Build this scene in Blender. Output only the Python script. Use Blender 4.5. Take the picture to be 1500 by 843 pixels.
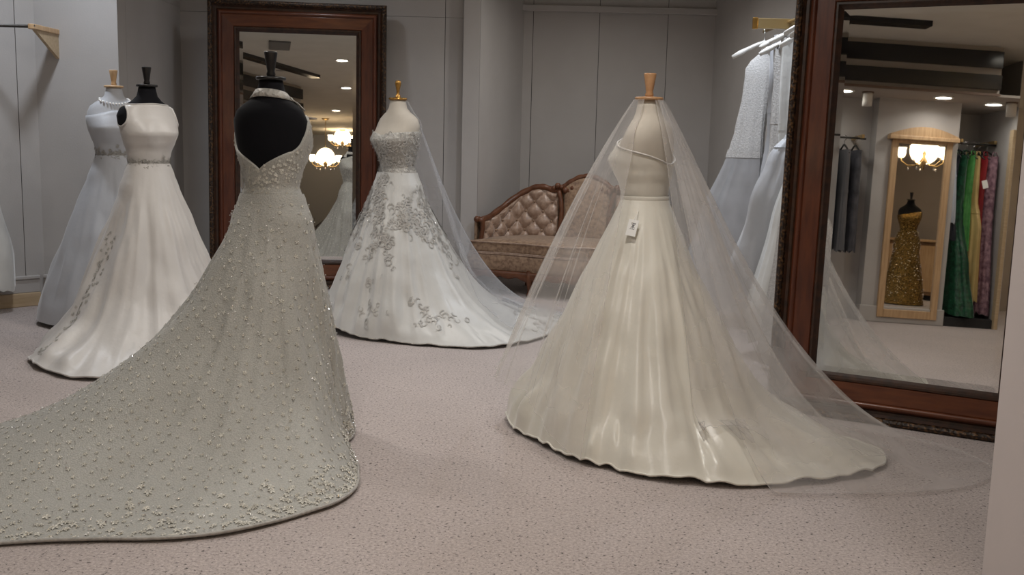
import bpy, bmesh, math, random
from math import sin, cos, pi, radians, sqrt, atan2, exp
from mathutils import Vector, Matrix, noise
random.seed(7)
for o in list(bpy.data.objects): bpy.data.objects.remove(o)
scn = bpy.context.scene
COL = scn.collection

# ------------------------------------------------------------------ camera, world, exposure
PITCH, ROLL, CAM_H = radians(8.4), radians(1.43), 1.32
F = Vector((0, cos(PITCH), -sin(PITCH)))
R0, U0 = Vector((1, 0, 0)), Vector((0, sin(PITCH), cos(PITCH)))
RR = R0 * cos(ROLL) + U0 * sin(ROLL)
UU = -R0 * sin(ROLL) + U0 * cos(ROLL)
cam = bpy.data.cameras.new('camera')
cam.sensor_width = 36.0
cam.lens = 36.0 * 1500 / 1500
cam.clip_start = 0.05
camo = bpy.data.objects.new('camera', cam)
COL.objects.link(camo)
camo.matrix_world = Matrix(((RR.x, UU.x, -F.x, 0), (RR.y, UU.y, -F.y, 0), (RR.z, UU.z, -F.z, CAM_H), (0, 0, 0, 1)))
scn.camera = camo
world = bpy.data.worlds.new('world')
scn.world = world
world.use_nodes = True
world.node_tree.nodes['Background'].inputs[0].default_value = (0.5, 0.5, 0.55, 1)
world.node_tree.nodes['Background'].inputs[1].default_value = 0.02
vs = scn.view_settings
vs.view_transform = 'Standard'
vs.look = 'None'
vs.gamma = 1
vs.use_curve_mapping = False
vs.exposure = 0.4
DOWN_W = 10.0          # watts of a recessed ceiling lamp
CHAND_W = 14.0        # watts of a chandelier

# ------------------------------------------------------------------ materials
MATS = {}
def mat(name, col, rough=0.6, metal=0.0, spec=0.5, col2=None, scale=20.0, bump=0.0, bscale=None, detail=3.0,
        emit=0.0, ecol=None, sheen=0.0, stretch=None, lo=0.35, hi=0.65, coat=0.0, coord='Object', aniso=0.0):
    m = bpy.data.materials.new(name)
    m.use_nodes = True
    nt = m.node_tree
    b = nt.nodes['Principled BSDF']
    b.inputs['Base Color'].default_value = (*col, 1)
    b.inputs['Roughness'].default_value = rough
    b.inputs['Metallic'].default_value = metal
    b.inputs['Specular IOR Level'].default_value = spec
    if sheen:
        b.inputs['Sheen Weight'].default_value = sheen
        b.inputs['Sheen Roughness'].default_value = 0.4
    if coat:
        b.inputs['Coat Weight'].default_value = coat
        b.inputs['Coat Roughness'].default_value = 0.15
    if emit:
        b.inputs['Emission Color'].default_value = (*(ecol or col), 1)
        b.inputs['Emission Strength'].default_value = emit
    if col2 or bump:
        tc = nt.nodes.new('ShaderNodeTexCoord')
        mp = nt.nodes.new('ShaderNodeMapping')
        nt.links.new(tc.outputs[coord], mp.inputs[0])
        if stretch: mp.inputs['Scale'].default_value = stretch
        nz = nt.nodes.new('ShaderNodeTexNoise')
        nz.inputs['Scale'].default_value = scale
        nz.inputs['Detail'].default_value = detail
        nt.links.new(mp.outputs[0], nz.inputs['Vector'])
        if col2:
            cr = nt.nodes.new('ShaderNodeValToRGB')
            cr.color_ramp.elements[0].position = lo
            cr.color_ramp.elements[1].position = hi
            cr.color_ramp.elements[0].color = (*col, 1)
            cr.color_ramp.elements[1].color = (*col2, 1)
            nt.links.new(nz.outputs['Fac'], cr.inputs[0])
            nt.links.new(cr.outputs[0], b.inputs['Base Color'])
        if bump:
            n2 = nz
            if bscale:
                n2 = nt.nodes.new('ShaderNodeTexNoise')
                n2.inputs['Scale'].default_value = bscale
                n2.inputs['Detail'].default_value = 4
                nt.links.new(mp.outputs[0], n2.inputs['Vector'])
            bp = nt.nodes.new('ShaderNodeBump')
            bp.inputs['Strength'].default_value = bump
            bp.inputs['Distance'].default_value = 0.02
            nt.links.new(n2.outputs['Fac'], bp.inputs['Height'])
            nt.links.new(bp.outputs[0], b.inputs['Normal'])
    MATS[name] = m
    return m

def sheer(name, col, opac, trans=0.5, vary=0.0):
    m = bpy.data.materials.new(name)
    m.use_nodes = True
    nt = m.node_tree
    nt.nodes.remove(nt.nodes['Principled BSDF'])
    out = nt.nodes['Material Output']
    d = nt.nodes.new('ShaderNodeBsdfDiffuse'); d.inputs[0].default_value = (*col, 1)
    t = nt.nodes.new('ShaderNodeBsdfTranslucent'); t.inputs[0].default_value = (*col, 1)
    mx = nt.nodes.new('ShaderNodeMixShader'); mx.inputs[0].default_value = trans
    nt.links.new(d.outputs[0], mx.inputs[1]); nt.links.new(t.outputs[0], mx.inputs[2])
    tr = nt.nodes.new('ShaderNodeBsdfTransparent')
    m2 = nt.nodes.new('ShaderNodeMixShader'); m2.inputs[0].default_value = opac
    if vary:
        tc = nt.nodes.new('ShaderNodeTexCoord')
        nz = nt.nodes.new('ShaderNodeTexNoise'); nz.inputs['Scale'].default_value = 5
        nt.links.new(tc.outputs['Object'], nz.inputs['Vector'])
        mr = nt.nodes.new('ShaderNodeMapRange')
        mr.inputs['From Min'].default_value = 0.3; mr.inputs['From Max'].default_value = 0.7
        mr.inputs['To Min'].default_value = opac - vary; mr.inputs['To Max'].default_value = opac + vary
        nt.links.new(nz.outputs['Fac'], mr.inputs['Value'])
        nt.links.new(mr.outputs['Result'], m2.inputs[0])
    nt.links.new(tr.outputs[0], m2.inputs[1]); nt.links.new(mx.outputs[0], m2.inputs[2])
    nt.links.new(m2.outputs[0], out.inputs['Surface'])
    MATS[name] = m
    return m

def carpet_mat():
    m = mat('carpet', (0.44, 0.355, 0.33), rough=0.95, spec=0.1, sheen=0.3)
    nt = m.node_tree; b = nt.nodes['Principled BSDF']
    tc = nt.nodes.new('ShaderNodeTexCoord')
    n1 = nt.nodes.new('ShaderNodeTexNoise'); n1.inputs['Scale'].default_value = 95; n1.inputs['Detail'].default_value = 5; n1.inputs['Roughness'].default_value = 0.75
    n2 = nt.nodes.new('ShaderNodeTexNoise'); n2.inputs['Scale'].default_value = 75; n2.inputs['Detail'].default_value = 2
    n3 = nt.nodes.new('ShaderNodeTexNoise'); n3.inputs['Scale'].default_value = 1.3; n3.inputs['Detail'].default_value = 3
    for n in (n1, n2, n3): nt.links.new(tc.outputs['Object'], n.inputs['Vector'])
    r1 = nt.nodes.new('ShaderNodeValToRGB')
    e = r1.color_ramp.elements
    e[0].position = 0.33; e[0].color = (0.31, 0.26, 0.245, 1)
    e[1].position = 0.62; e[1].color = (0.61, 0.535, 0.51, 1)
    nt.links.new(n1.outputs['Fac'], r1.inputs[0])
    r2 = nt.nodes.new('ShaderNodeValToRGB')
    e = r2.color_ramp.elements
    e[0].position = 0.32; e[0].color = (0.10, 0.10, 0.10, 1)
    e[1].position = 0.375; e[1].color = (1, 1, 1, 1)
    nt.links.new(n2.outputs['Fac'], r2.inputs[0])
    mx = nt.nodes.new('ShaderNodeMixRGB'); mx.blend_type = 'MULTIPLY'; mx.inputs[0].default_value = 0.85
    nt.links.new(r1.outputs[0], mx.inputs[1]); nt.links.new(r2.outputs[0], mx.inputs[2])
    r3 = nt.nodes.new('ShaderNodeValToRGB')
    e = r3.color_ramp.elements
    e[0].position = 0.3; e[0].color = (0.9, 0.9, 0.9, 1); e[1].position = 0.7; e[1].color = (1, 1, 1, 1)
    nt.links.new(n3.outputs['Fac'], r3.inputs[0])
    m2 = nt.nodes.new('ShaderNodeMixRGB'); m2.blend_type = 'MULTIPLY'; m2.inputs[0].default_value = 1
    nt.links.new(mx.outputs[0], m2.inputs[1]); nt.links.new(r3.outputs[0], m2.inputs[2])
    nt.links.new(m2.outputs[0], b.inputs['Base Color'])
    bp = nt.nodes.new('ShaderNodeBump'); bp.inputs['Strength'].default_value = 0.35; bp.inputs['Distance'].default_value = 0.01
    nt.links.new(n1.outputs['Fac'], bp.inputs['Height']); nt.links.new(bp.outputs[0], b.inputs['Normal'])
    return m

carpet_mat()
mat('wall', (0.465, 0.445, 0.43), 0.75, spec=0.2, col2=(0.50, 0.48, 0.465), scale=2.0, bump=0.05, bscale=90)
mat('wall_brownish', (0.35, 0.31, 0.28), 0.8, spec=0.2, col2=(0.38, 0.34, 0.31), scale=2.0)  # brownish paint of the rear walls
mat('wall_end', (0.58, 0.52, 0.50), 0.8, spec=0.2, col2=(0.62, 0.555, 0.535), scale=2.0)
mat('seam', (0.035, 0.032, 0.03), 0.9)
mat('ceiling', (0.62, 0.60, 0.54), 0.9, spec=0.1, col2=(0.66, 0.64, 0.58), scale=3)
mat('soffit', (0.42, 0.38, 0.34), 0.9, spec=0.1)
mat('black_gloss', (0.006, 0.006, 0.008), 0.18, spec=0.6)
mat('brown_trim', (0.16, 0.10, 0.07), 0.5)
mat('oak', (0.50, 0.32, 0.17), 0.45, col2=(0.62, 0.42, 0.24), scale=6, stretch=(8, 8, 0.7))
mat('pine', (0.48, 0.36, 0.22), 0.55, col2=(0.56, 0.43, 0.28), scale=6, stretch=(0.7, 8, 8))
mat('frame_wood', (0.068, 0.015, 0.005), 0.38, spec=0.5, col2=(0.115, 0.028, 0.009), scale=9, stretch=(4, 4, 0.6), bump=0.04, coat=0.25)
mat('frame_wood_h', (0.09, 0.022, 0.007), 0.38, spec=0.5, col2=(0.15, 0.042, 0.013), scale=9, stretch=(0.6, 4, 4), bump=0.04, coat=0.25)
mat('frame_dark', (0.022, 0.009, 0.004), 0.4, spec=0.5, col2=(0.05, 0.018, 0.007), scale=25, coat=0.2)
mat('frame_carved', (0.018, 0.009, 0.005), 0.38, metal=0.2, col2=(0.16, 0.08, 0.03), scale=70, bump=0.5, lo=0.48, hi=0.68)
mat('mirror', (0.82, 0.83, 0.82), 0.012, metal=1.0)
mat('backing', (0.08, 0.05, 0.035), 0.8)
mat('form_black', (0.006, 0.006, 0.008), 0.85, spec=0.15, sheen=0.05)
mat('form_ivory', (0.50, 0.455, 0.39), 0.8, spec=0.2, col2=(0.53, 0.485, 0.42), scale=10)
mat('black_wood', (0.008, 0.007, 0.007), 0.35)
mat('gold_knob', (0.55, 0.30, 0.08), 0.22, metal=0.9)
mat('wood_knob', (0.42, 0.23, 0.11), 0.4, col2=(0.5, 0.29, 0.15), scale=20)
mat('pole', (0.25, 0.25, 0.26), 0.35, metal=0.9)
mat('satin_ivory', (0.67, 0.645, 0.57), 0.33, spec=0.55, sheen=0.3, col2=(0.71, 0.685, 0.61), scale=3, bump=0.30, bscale=7)
mat('satin_white', (0.58, 0.555, 0.53), 0.42, spec=0.45, sheen=0.3, col2=(0.62, 0.595, 0.565), scale=3, bump=0.30, bscale=7)
mat('satin_cool', (0.46, 0.47, 0.495), 0.5, spec=0.5, sheen=0.3, bump=0.25, bscale=7)
mat('silk_white', (0.56, 0.555, 0.53), 0.4, spec=0.5, sheen=0.4, col2=(0.61, 0.605, 0.58), scale=4, bump=0.3, bscale=7)
mat('lace_beige', (0.36, 0.355, 0.325), 0.5, spec=0.4, sheen=0.25, col2=(0.44, 0.43, 0.395), scale=170, bump=0.25, detail=3)
mat('lace_white', (0.38, 0.365, 0.335), 0.55, col2=(0.52, 0.50, 0.46), scale=60, bump=0.6, detail=4)
mat('lace_fine', (0.44, 0.43, 0.42), 0.55, col2=(0.58, 0.565, 0.55), scale=110, bump=0.3, detail=3)
mat('applique_grey', (0.40, 0.385, 0.36), 0.45, spec=0.5, col2=(0.50, 0.48, 0.45), scale=80)
mat('applique', (0.33, 0.315, 0.29), 0.45, spec=0.5, col2=(0.43, 0.41, 0.38), scale=80)
mat('applique_pale', (0.72, 0.70, 0.63), 0.45, spec=0.5, col2=(0.52, 0.50, 0.44), scale=60)
mat('crystal', (0.97, 0.97, 0.97), 0.22, metal=1.0)
sheer('tulle', (0.80, 0.77, 0.75), 0.28, 0.5, 0.09)
sheer('tulle_cool', (0.62, 0.62, 0.64), 0.32, 0.5, 0.08)
sheer('tulle_dense', (0.60, 0.605, 0.625), 0.78, 0.4, 0.15)
mat('upholstery', (0.20, 0.12, 0.075), 0.42, spec=0.5, sheen=0.4, col2=(0.40, 0.27, 0.175), scale=34, bump=0.12, detail=6)
mat('upholstery_pink', (0.30, 0.195, 0.14), 0.36, spec=0.55, sheen=0.4, col2=(0.45, 0.32, 0.24), scale=30, bump=0.08, detail=5)
mat('carved_wood', (0.10, 0.035, 0.014), 0.4, spec=0.5, col2=(0.16, 0.06, 0.026), scale=18, bump=0.15)
mat('brass', (0.50, 0.36, 0.17), 0.3, metal=0.8)
mat('rod_dark', (0.05, 0.045, 0.04), 0.4, metal=0.5)
mat('card', (0.82, 0.82, 0.80), 0.6)
mat('ink', (0.10, 0.10, 0.12), 0.7)
mat('hanger_satin', (0.72, 0.70, 0.66), 0.25, spec=0.6, sheen=0.3)
mat('hanger_black', (0.01, 0.01, 0.01), 0.4)
mat('chrome', (0.7, 0.7, 0.7), 0.15, metal=1)
mat('shade_glass', (1, 0.86, 0.66), 0.3, emit=6.0, ecol=(1.0, 0.78, 0.52))
mat('lamp_lens', (0.95, 0.92, 0.85), 0.4, emit=9.0, ecol=(1.0, 0.93, 0.82))
mat('lamp_trim', (0.75, 0.73, 0.68), 0.5)
mat('vent', (0.16, 0.15, 0.14), 0.6)
mat('vent_slat', (0.25, 0.24, 0.22), 0.6)
mat('screen', (0.10, 0.16, 0.26), 0.25)
mat('pearl', (0.93, 0.92, 0.90), 0.15, spec=0.8)  # necklace pearls, and white dots imitating sparkle on the halter gown
mat('gold_sequin', (0.42, 0.26, 0.07), 0.25, metal=0.85, col2=(0.10, 0.055, 0.015), scale=60, bump=0.9, lo=0.4, hi=0.6)
mat('green_taffeta', (0.002, 0.03, 0.014), 0.38, sheen=0.3, col2=(0.005, 0.085, 0.035), scale=22, bump=0.5)
mat('green_bright', (0.05, 0.22, 0.05), 0.45, col2=(0.08, 0.29, 0.07), scale=20)
mat('yellow_satin', (0.48, 0.34, 0.13), 0.35, sheen=0.3, col2=(0.53, 0.39, 0.16), scale=8)
mat('red_satin', (0.22, 0.01, 0.016), 0.4)
mat('mauve_print', (0.13, 0.06, 0.085), 0.5, col2=(0.36, 0.22, 0.26), scale=22, detail=5)
mat('navy', (0.012, 0.016, 0.03), 0.5)
mat('charcoal_cloth', (0.045, 0.045, 0.055), 0.7, col2=(0.10, 0.10, 0.115), scale=9)
mat('grey_cloth', (0.16, 0.16, 0.17), 0.7)
mat('paleblue_cloth', (0.55, 0.60, 0.68), 0.5)
mat('shade_block', (0.02, 0.02, 0.022), 0.8)  # near-black colour standing in for shade on the bay floor
mat('counter_wood', (0.20, 0.11, 0.05), 0.5, col2=(0.28, 0.16, 0.08), scale=5, stretch=(0.6, 6, 6))
mat('back_room', (0.30, 0.31, 0.34), 0.8)
mat('black_plastic', (0.012, 0.012, 0.014), 0.45)

# ------------------------------------------------------------------ mesh builder
class MB:
    def __init__(s): s.v = []; s.f = []
    def quad(s, *p):
        b = len(s.v); s.v += [tuple(q) for q in p]; s.f.append(tuple(range(b, b + len(p)))); return s
    def box(s, x0, x1, y0, y1, z0, z1, M=None):
        b = len(s.v)
        ps = [(x, y, z) for x in (x0, x1) for y in (y0, y1) for z in (z0, z1)]
        if M: ps = [tuple(M @ Vector(p)) for p in ps]
        s.v += ps
        for f in ((0, 1, 3, 2), (4, 6, 7, 5), (0, 4, 5, 1), (2, 3, 7, 6), (0, 2, 6, 4), (1, 5, 7, 3)):
            s.f.append(tuple(b + i for i in f))
        return s
    def grid(s, P, closeu=False, closev=False):
        b = len(s.v); n = len(P); m = len(P[0])
        for r in P: s.v += [tuple(q) for q in r]
        for i in range(n if closeu else n - 1):
            for j in range(m if closev else m - 1):
                i2, j2 = (i + 1) % n, (j + 1) % m
                s.f.append((b + i * m + j, b + i2 * m + j, b + i2 * m + j2, b + i * m + j2))
        return s
    def cap(s, ring, flip=False):
        b = len(s.v); s.v += [tuple(q) for q in ring]
        idx = list(range(b, b + len(ring)))
        s.f.append(tuple(idx[::-1] if flip else idx))
        return s
    def tube(s, pts, r, n=8, caps=True):
        pts = [Vector(p) for p in pts]
        rs = r if isinstance(r, (list, tuple)) else [r] * len(pts)
        rings = []; up = None
        for i, p in enumerate(pts):
            t = (pts[min(i + 1, len(pts) - 1)] - pts[max(i - 1, 0)]).normalized()
            if up is None: up = Vector((0, 0, 1)) if abs(t.z) < 0.9 else Vector((1, 0, 0))
            a = t.cross(up)
            if a.length < 1e-5: a = t.cross(Vector((1, 0.3, 0)))
            a.normalize(); c = a.cross(t).normalized(); up = c
            rings.append([p + (a * cos(2 * pi * k / n) + c * sin(2 * pi * k / n)) * rs[i] for k in range(n)])
        s.grid(rings, closev=True)
        if caps: s.cap(rings[0]); s.cap(rings[-1], True)
        return s
    def lathe(s, prof, n=24, c=(0, 0, 0)):
        rings = [[(c[0] + r * cos(2 * pi * k / n), c[1] + r * sin(2 * pi * k / n), c[2] + z) for k in range(n)] for r, z in prof]
        s.grid(rings, closev=True)
        if prof[0][0] > 1e-4: s.cap(rings[0], True)
        if prof[-1][0] > 1e-4: s.cap(rings[-1])
        return s
    def sphere(s, c, r, n=8, m=5, sz=1.0):
        return s.lathe([(r * sin(pi * k / m) + 1e-5, -r * sz * cos(pi * k / m)) for k in range(m + 1)], n, c)
    def build(s, name, material, parent=None, smooth=False, bevel=0.0, solid=0.0, loc=None):
        me = bpy.data.meshes.new(name)
        me.from_pydata(s.v, [], s.f)
        bm = bmesh.new(); bm.from_mesh(me)
        bmesh.ops.remove_doubles(bm, verts=bm.verts, dist=1e-5)
        if not solid: bmesh.ops.recalc_face_normals(bm, faces=bm.faces)
        bm.to_mesh(me); bm.free()
        if smooth:
            me.polygons.foreach_set('use_smooth', [True] * len(me.polygons))
        me.materials.append(MATS[material])
        o = bpy.data.objects.new(name, me)
        COL.objects.link(o)
        if parent: o.parent = parent
        if loc: o.location = loc
        if bevel:
            bv = o.modifiers.new('bevel', 'BEVEL'); bv.width = bevel; bv.segments = 2; bv.limit_method = 'ANGLE'
        if solid:
            sd = o.modifiers.new('solid', 'SOLIDIFY'); sd.thickness = solid; sd.offset = -1
        return o

def thing(name, label, cat, loc=(0, 0, 0), rot=(0, 0, 0), group=None):
    o = bpy.data.objects.new(name, None)
    COL.objects.link(o)
    o.empty_display_size = 0.1
    o.location = loc; o.rotation_euler = rot
    return tag(o, label, cat, group)
def tag(o, label, cat, group=None):
    o['label'] = label; o['category'] = cat
    if group: o['group'] = group
    return o
def struct(o, label=None, cat=None):
    o['kind'] = 'structure'
    if label: o['label'] = label
    if cat: o['category'] = cat
    return o
def stuff(o):
    o['kind'] = 'stuff'; return o
def lerp_tab(tab, z):
    if z <= tab[0][0]: return tab[0][1:]
    for a, b in zip(tab, tab[1:]):
        if z <= b[0]:
            t = (z - a[0]) / (b[0] - a[0]); t = t * t * (3 - 2 * t) * 0.5 + t * 0.5
            return tuple(p + (q - p) * t for p, q in zip(a[1:], b[1:]))
    return tab[-1][1:]
def sm(a, b, x):
    t = min(1, max(0, (x - a) / (b - a))); return t * t * (3 - 2 * t)

# ------------------------------------------------------------------ room shell
CEIL = 2.95
fl = MB().box(-6.5, 5.2, -10.3, 10.4, -0.1, 0).build('floor', 'carpet')
struct(fl, 'beige speckled carpet covering the whole shop floor', 'floor')

def panel_wall(name, label, p0, p1, z1, seams, thick=0.1, m='wall', z0=0.0, gap=0.005, hseam=None):
    """vertical wall from p0 to p1 (room on the right-hand side of p0->p1 is +n), faced with single panels"""
    p0, p1 = Vector((*p0, 0)), Vector((*p1, 0))
    L = (p1 - p0).length; d = (p1 - p0) / L
    a = atan2(d.y, d.x)
    w = MB().box(0, L, 0.012, thick, z0, z1).build(name, 'seam')
    w.location = p0; w.rotation_euler = (0, 0, a)
    struct(w, label, 'wall')
    xs = [0] + list(seams) + [L]
    for x0, x1 in zip(xs, xs[1:]):
        zs = [z0, z1]
        if hseam: zs = [z0, hseam, z1]
        for za, zb in zip(zs, zs[1:]):
            MB().box(x0 + (gap / 2 if x0 > 0 else 0), x1 - (gap / 2 if x1 < L else 0), 0, 0.012, za + (gap / 2 if za > z0 else 0), zb).build('panel', m, w)
    return w

# direction p0->p1 runs left to right as seen from the room, so local -Y faces the room
panel_wall('wall_left', 'off-white panelled wall standing at an angle beside the hanging rod', (-5.6, 5.25), (-3.46, 7.5), CEIL, [0.75, 1.5, 2.25, 2.97])
o = MB().box(-3.46, -2.865, 7.5, 7.6, 0, CEIL).build('wall_pier', 'wall'); struct(o, 'off-white wall pier that carries the hanging rod bracket', 'wall')
panel_wall('wall_pier_return', 'receding side of the wall pier behind the satin gowns', (-2.865, 7.6), (-2.865, 8.9), CEIL, [0.06], hseam=2.33, gap=.003)
panel_wall('wall_back', 'off-white panelled wall behind the leaning red-brown mirror', (-3.3, 8.9), (-0.46, 8.9), CEIL, [0.02, 2.68], hseam=2.30)
panel_wall('wall_pilaster', 'slim pale pilaster at the edge of the settee alcove', (-0.46, 8.84), (-0.32, 8.84), CEIL, [])
panel_wall('wall_alcove_left', 'side wall of the settee alcove beside the pilaster', (-0.32, 8.9), (0.05, 10.0), CEIL, [])
panel_wall('wall_alcove_back', 'panelled back wall of the alcove behind the settee', (0.05, 10.0), (1.9, 10.0), CEIL, [0.09, 0.72, 1.37])
panel_wall('wall_right', 'pale wall with the hanging rail of white gowns', (1.87, 10.0), (2.86, 2.9), CEIL, [])
o = MB().box(1.49, 2.96, 1.9, 3.04, 0, CEIL).build('wall_front_right', 'wall_end'); struct(o, 'plain grey-beige wall end beside the large leaning mirror', 'wall')
o = MB().box(0.0, 1.95, 9.955, 10.0, 2.50, 2.56).build('trim_1', 'wall', bevel=0.008); struct(o, 'narrow moulding high on the alcove wall behind the settee', 'trim')
o = MB().box(-6.5, 5.2, -10.3, 10.4, CEIL, CEIL + 0.1).build('ceiling', 'ceiling'); struct(o, 'plain cream ceiling with recessed lamps', 'ceiling')
o = MB().box(4.4, 4.5, -10.3, 3.0, 0, CEIL).build('wall_right_rear', 'wall_brownish'); struct(o, 'beige wall of the rear shop area', 'wall')
o = MB().box(2.9, 4.5, 2.9, 3.0, 0, CEIL).build('wall_rear_return', 'wall_brownish'); struct(o, 'short beige wall joining the rear shop area', 'wall')
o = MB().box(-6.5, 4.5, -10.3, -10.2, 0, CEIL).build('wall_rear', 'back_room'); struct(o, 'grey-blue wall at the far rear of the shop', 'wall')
# baseboards
def baseboard(name, p0, p1, label):
    p0, p1 = Vector((*p0, 0)), Vector((*p1, 0)); L = (p1 - p0).length; d = (p1 - p0) / L
    b = MB().box(0, L, -0.03, 0, 0, 0.10).build(name, 'pine', bevel=0.006)
    b.location = p0; b.rotation_euler = (0, 0, atan2(d.y, d.x)); struct(b, label, 'baseboard')
    MB().box(0, L, -0.02, 0, 0.10, 0.20).build('upper_board', 'wall', b, bevel=0.006)
    MB().box(0, L, -0.032, 0, 0.20, 0.225).build('cap_moulding', 'wall', b, bevel=0.006)
baseboard('baseboard_left', (-5.6, 5.25), (-3.49, 7.47), 'stepped baseboard with a bare wooden foot along the angled wall')
baseboard('baseboard_pier', (-3.46, 7.5), (-2.86, 7.5), 'stepped baseboard along the wall pier')
baseboard('baseboard_back', (-2.86, 8.9), (-0.5, 8.9), 'stepped baseboard behind the leaning mirror')
baseboard('baseboard_alcove', (0.06, 10.0), (1.86, 10.0), 'stepped baseboard along the alcove wall')

# ------------------------------------------------------------------ lamps
def point_light(name, loc, w, col, rad, parent=None):
    l = bpy.data.lights.new(name, 'POINT'); l.energy = w; l.color = col; l.shadow_soft_size = rad
    o = bpy.data.objects.new(name, l); COL.objects.link(o); o.location = loc
    if parent: o.parent = parent
    return o
def downlight(x, y, z, label, w=DOWN_W, col=(1.0, 0.93, 0.83)):
    t = thing('ceiling_downlight', label, 'ceiling lamp', (x, y, z), group='recessed ceiling lamps')
    m = MB(); m.lathe([(0.105, -0.001), (0.105, -0.012), (0.082, -0.012), (0.082, -0.001)], 24); m.build('trim_ring', 'lamp_trim', t, smooth=False)
    MB().lathe([(0.0001, -0.006), (0.08, -0.006), (0.08, -0.001), (0.0001, -0.001)], 24).build('lens', 'lamp_lens', t)
    l = bpy.data.lights.new('downlight_beam', 'AREA'); l.shape = 'DISK'; l.size = 0.16; l.energy = w; l.color = col
    l.spread = radians(150)
    o = bpy.data.objects.new('downlight_beam', l); COL.objects.link(o); o.parent = t; o.location = (0, 0, -0.02)
WARM, NEUT, COOL = (1.0, 0.86, 0.70), (1.0, 0.955, 0.90), (0.83, 0.90, 1.0)
for x, y, w, c, lab in [
    (-2.95, 6.7, 1.0, COOL, 'round ceiling lamp above the hanging rod and white gowns'),
    (-1.9, 4.9, 1.0, NEUT, 'round ceiling lamp above the satin gown'),
    (-0.55, 5.9, 1.1, NEUT, 'round ceiling lamp above the strapless gown'),
    (0.75, 8.3, 0.9, NEUT, 'round ceiling lamp above the settee'),
    (1.35, 6.6, 1.7, COOL, 'round ceiling lamp above the rail of white gowns'),
    (0.35, 3.6, 1.4, NEUT, 'round ceiling lamp above the veiled gown'),
    (-1.0, 2.2, 1.2, NEUT, 'round ceiling lamp above the halter gown train'),
    (-1.6, 8.1, 0.15, COOL, 'round ceiling lamp above the far leaning mirror'),
    (-0.72, -0.75, 0.6, NEUT, 'round ceiling lamp in the rear shop area'),
    (-0.66, -4.3, 0.8, NEUT, 'round ceiling lamp before the rear chandelier'),
    (2.9, -1.2, 1.0, WARM, 'round ceiling lamp above the wooden counter'),
]:
    downlight(x, y, CEIL, lab, DOWN_W * w, c)

def chandelier(x, y, ztop, drop, label, narm=5):
    t = thing('chandelier', label, 'chandelier', (x, y, ztop), group='brass chandeliers')
    MB().lathe([(0.085, 0), (0.085, -0.015), (0.05, -0.04), (0.015, -0.05)], 20).build('ceiling_rose', 'brass', t, True)
    MB().tube([(0, 0, -0.045), (0, 0, -drop + 0.1)], 0.008, 6).build('stem', 'brass', t, True)
    zb = -drop
    MB().lathe([(0.012, zb + 0.12), (0.03, zb + 0.08), (0.02, zb + 0.03), (0.055, zb - 0.03), (0.03, zb - 0.09), (0.012, zb - 0.12), (0.02, zb - 0.14), (0.0005, zb - 0.17)], 16).build('body', 'brass', t, True)
    for k in range(narm):
        a = 2 * pi * (k + 0.3) / narm
        ca, sa = cos(a), sin(a)
        pts = [(r * ca, r * sa, zb + z) for r, z in ((0.04, -0.03), (0.12, -0.10), (0.22, -0.10), (0.305, -0.04), (0.31, 0.01))]
        arm = MB().tube(pts, 0.009, 6).build('arm', 'brass', t, True)
        MB().lathe([(0.03, zb + 0.01), (0.052, zb + 0.04), (0.062, zb + 0.09), (0.057, zb + 0.125), (0.070, zb + 0.155), (0.067, zb + 0.155), (0.053, zb + 0.125), (0.025, zb + 0.015)], 16, (0.31 * ca, 0.31 * sa, 0)).build('shade', 'shade_glass', arm, True)
        m = MB(); m.sphere((0.2 * ca, 0.2 * sa, zb - 0.15), 0.014, 6, 4, 1.8); m.build('crystal_drop', 'crystal', t)
    point_light('chandelier_glow', (0, 0, zb + 0.12), CHAND_W, (1.0, 0.74, 0.46), 0.2, t)
    return t
chandelier(-0.78, -6.0, CEIL, 0.98, 'brass chandelier with white glass shades in the rear shop area')
chandelier(-.22, -8.6, CEIL, 0.3, 'farther brass chandelier close to the rear wall')

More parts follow.
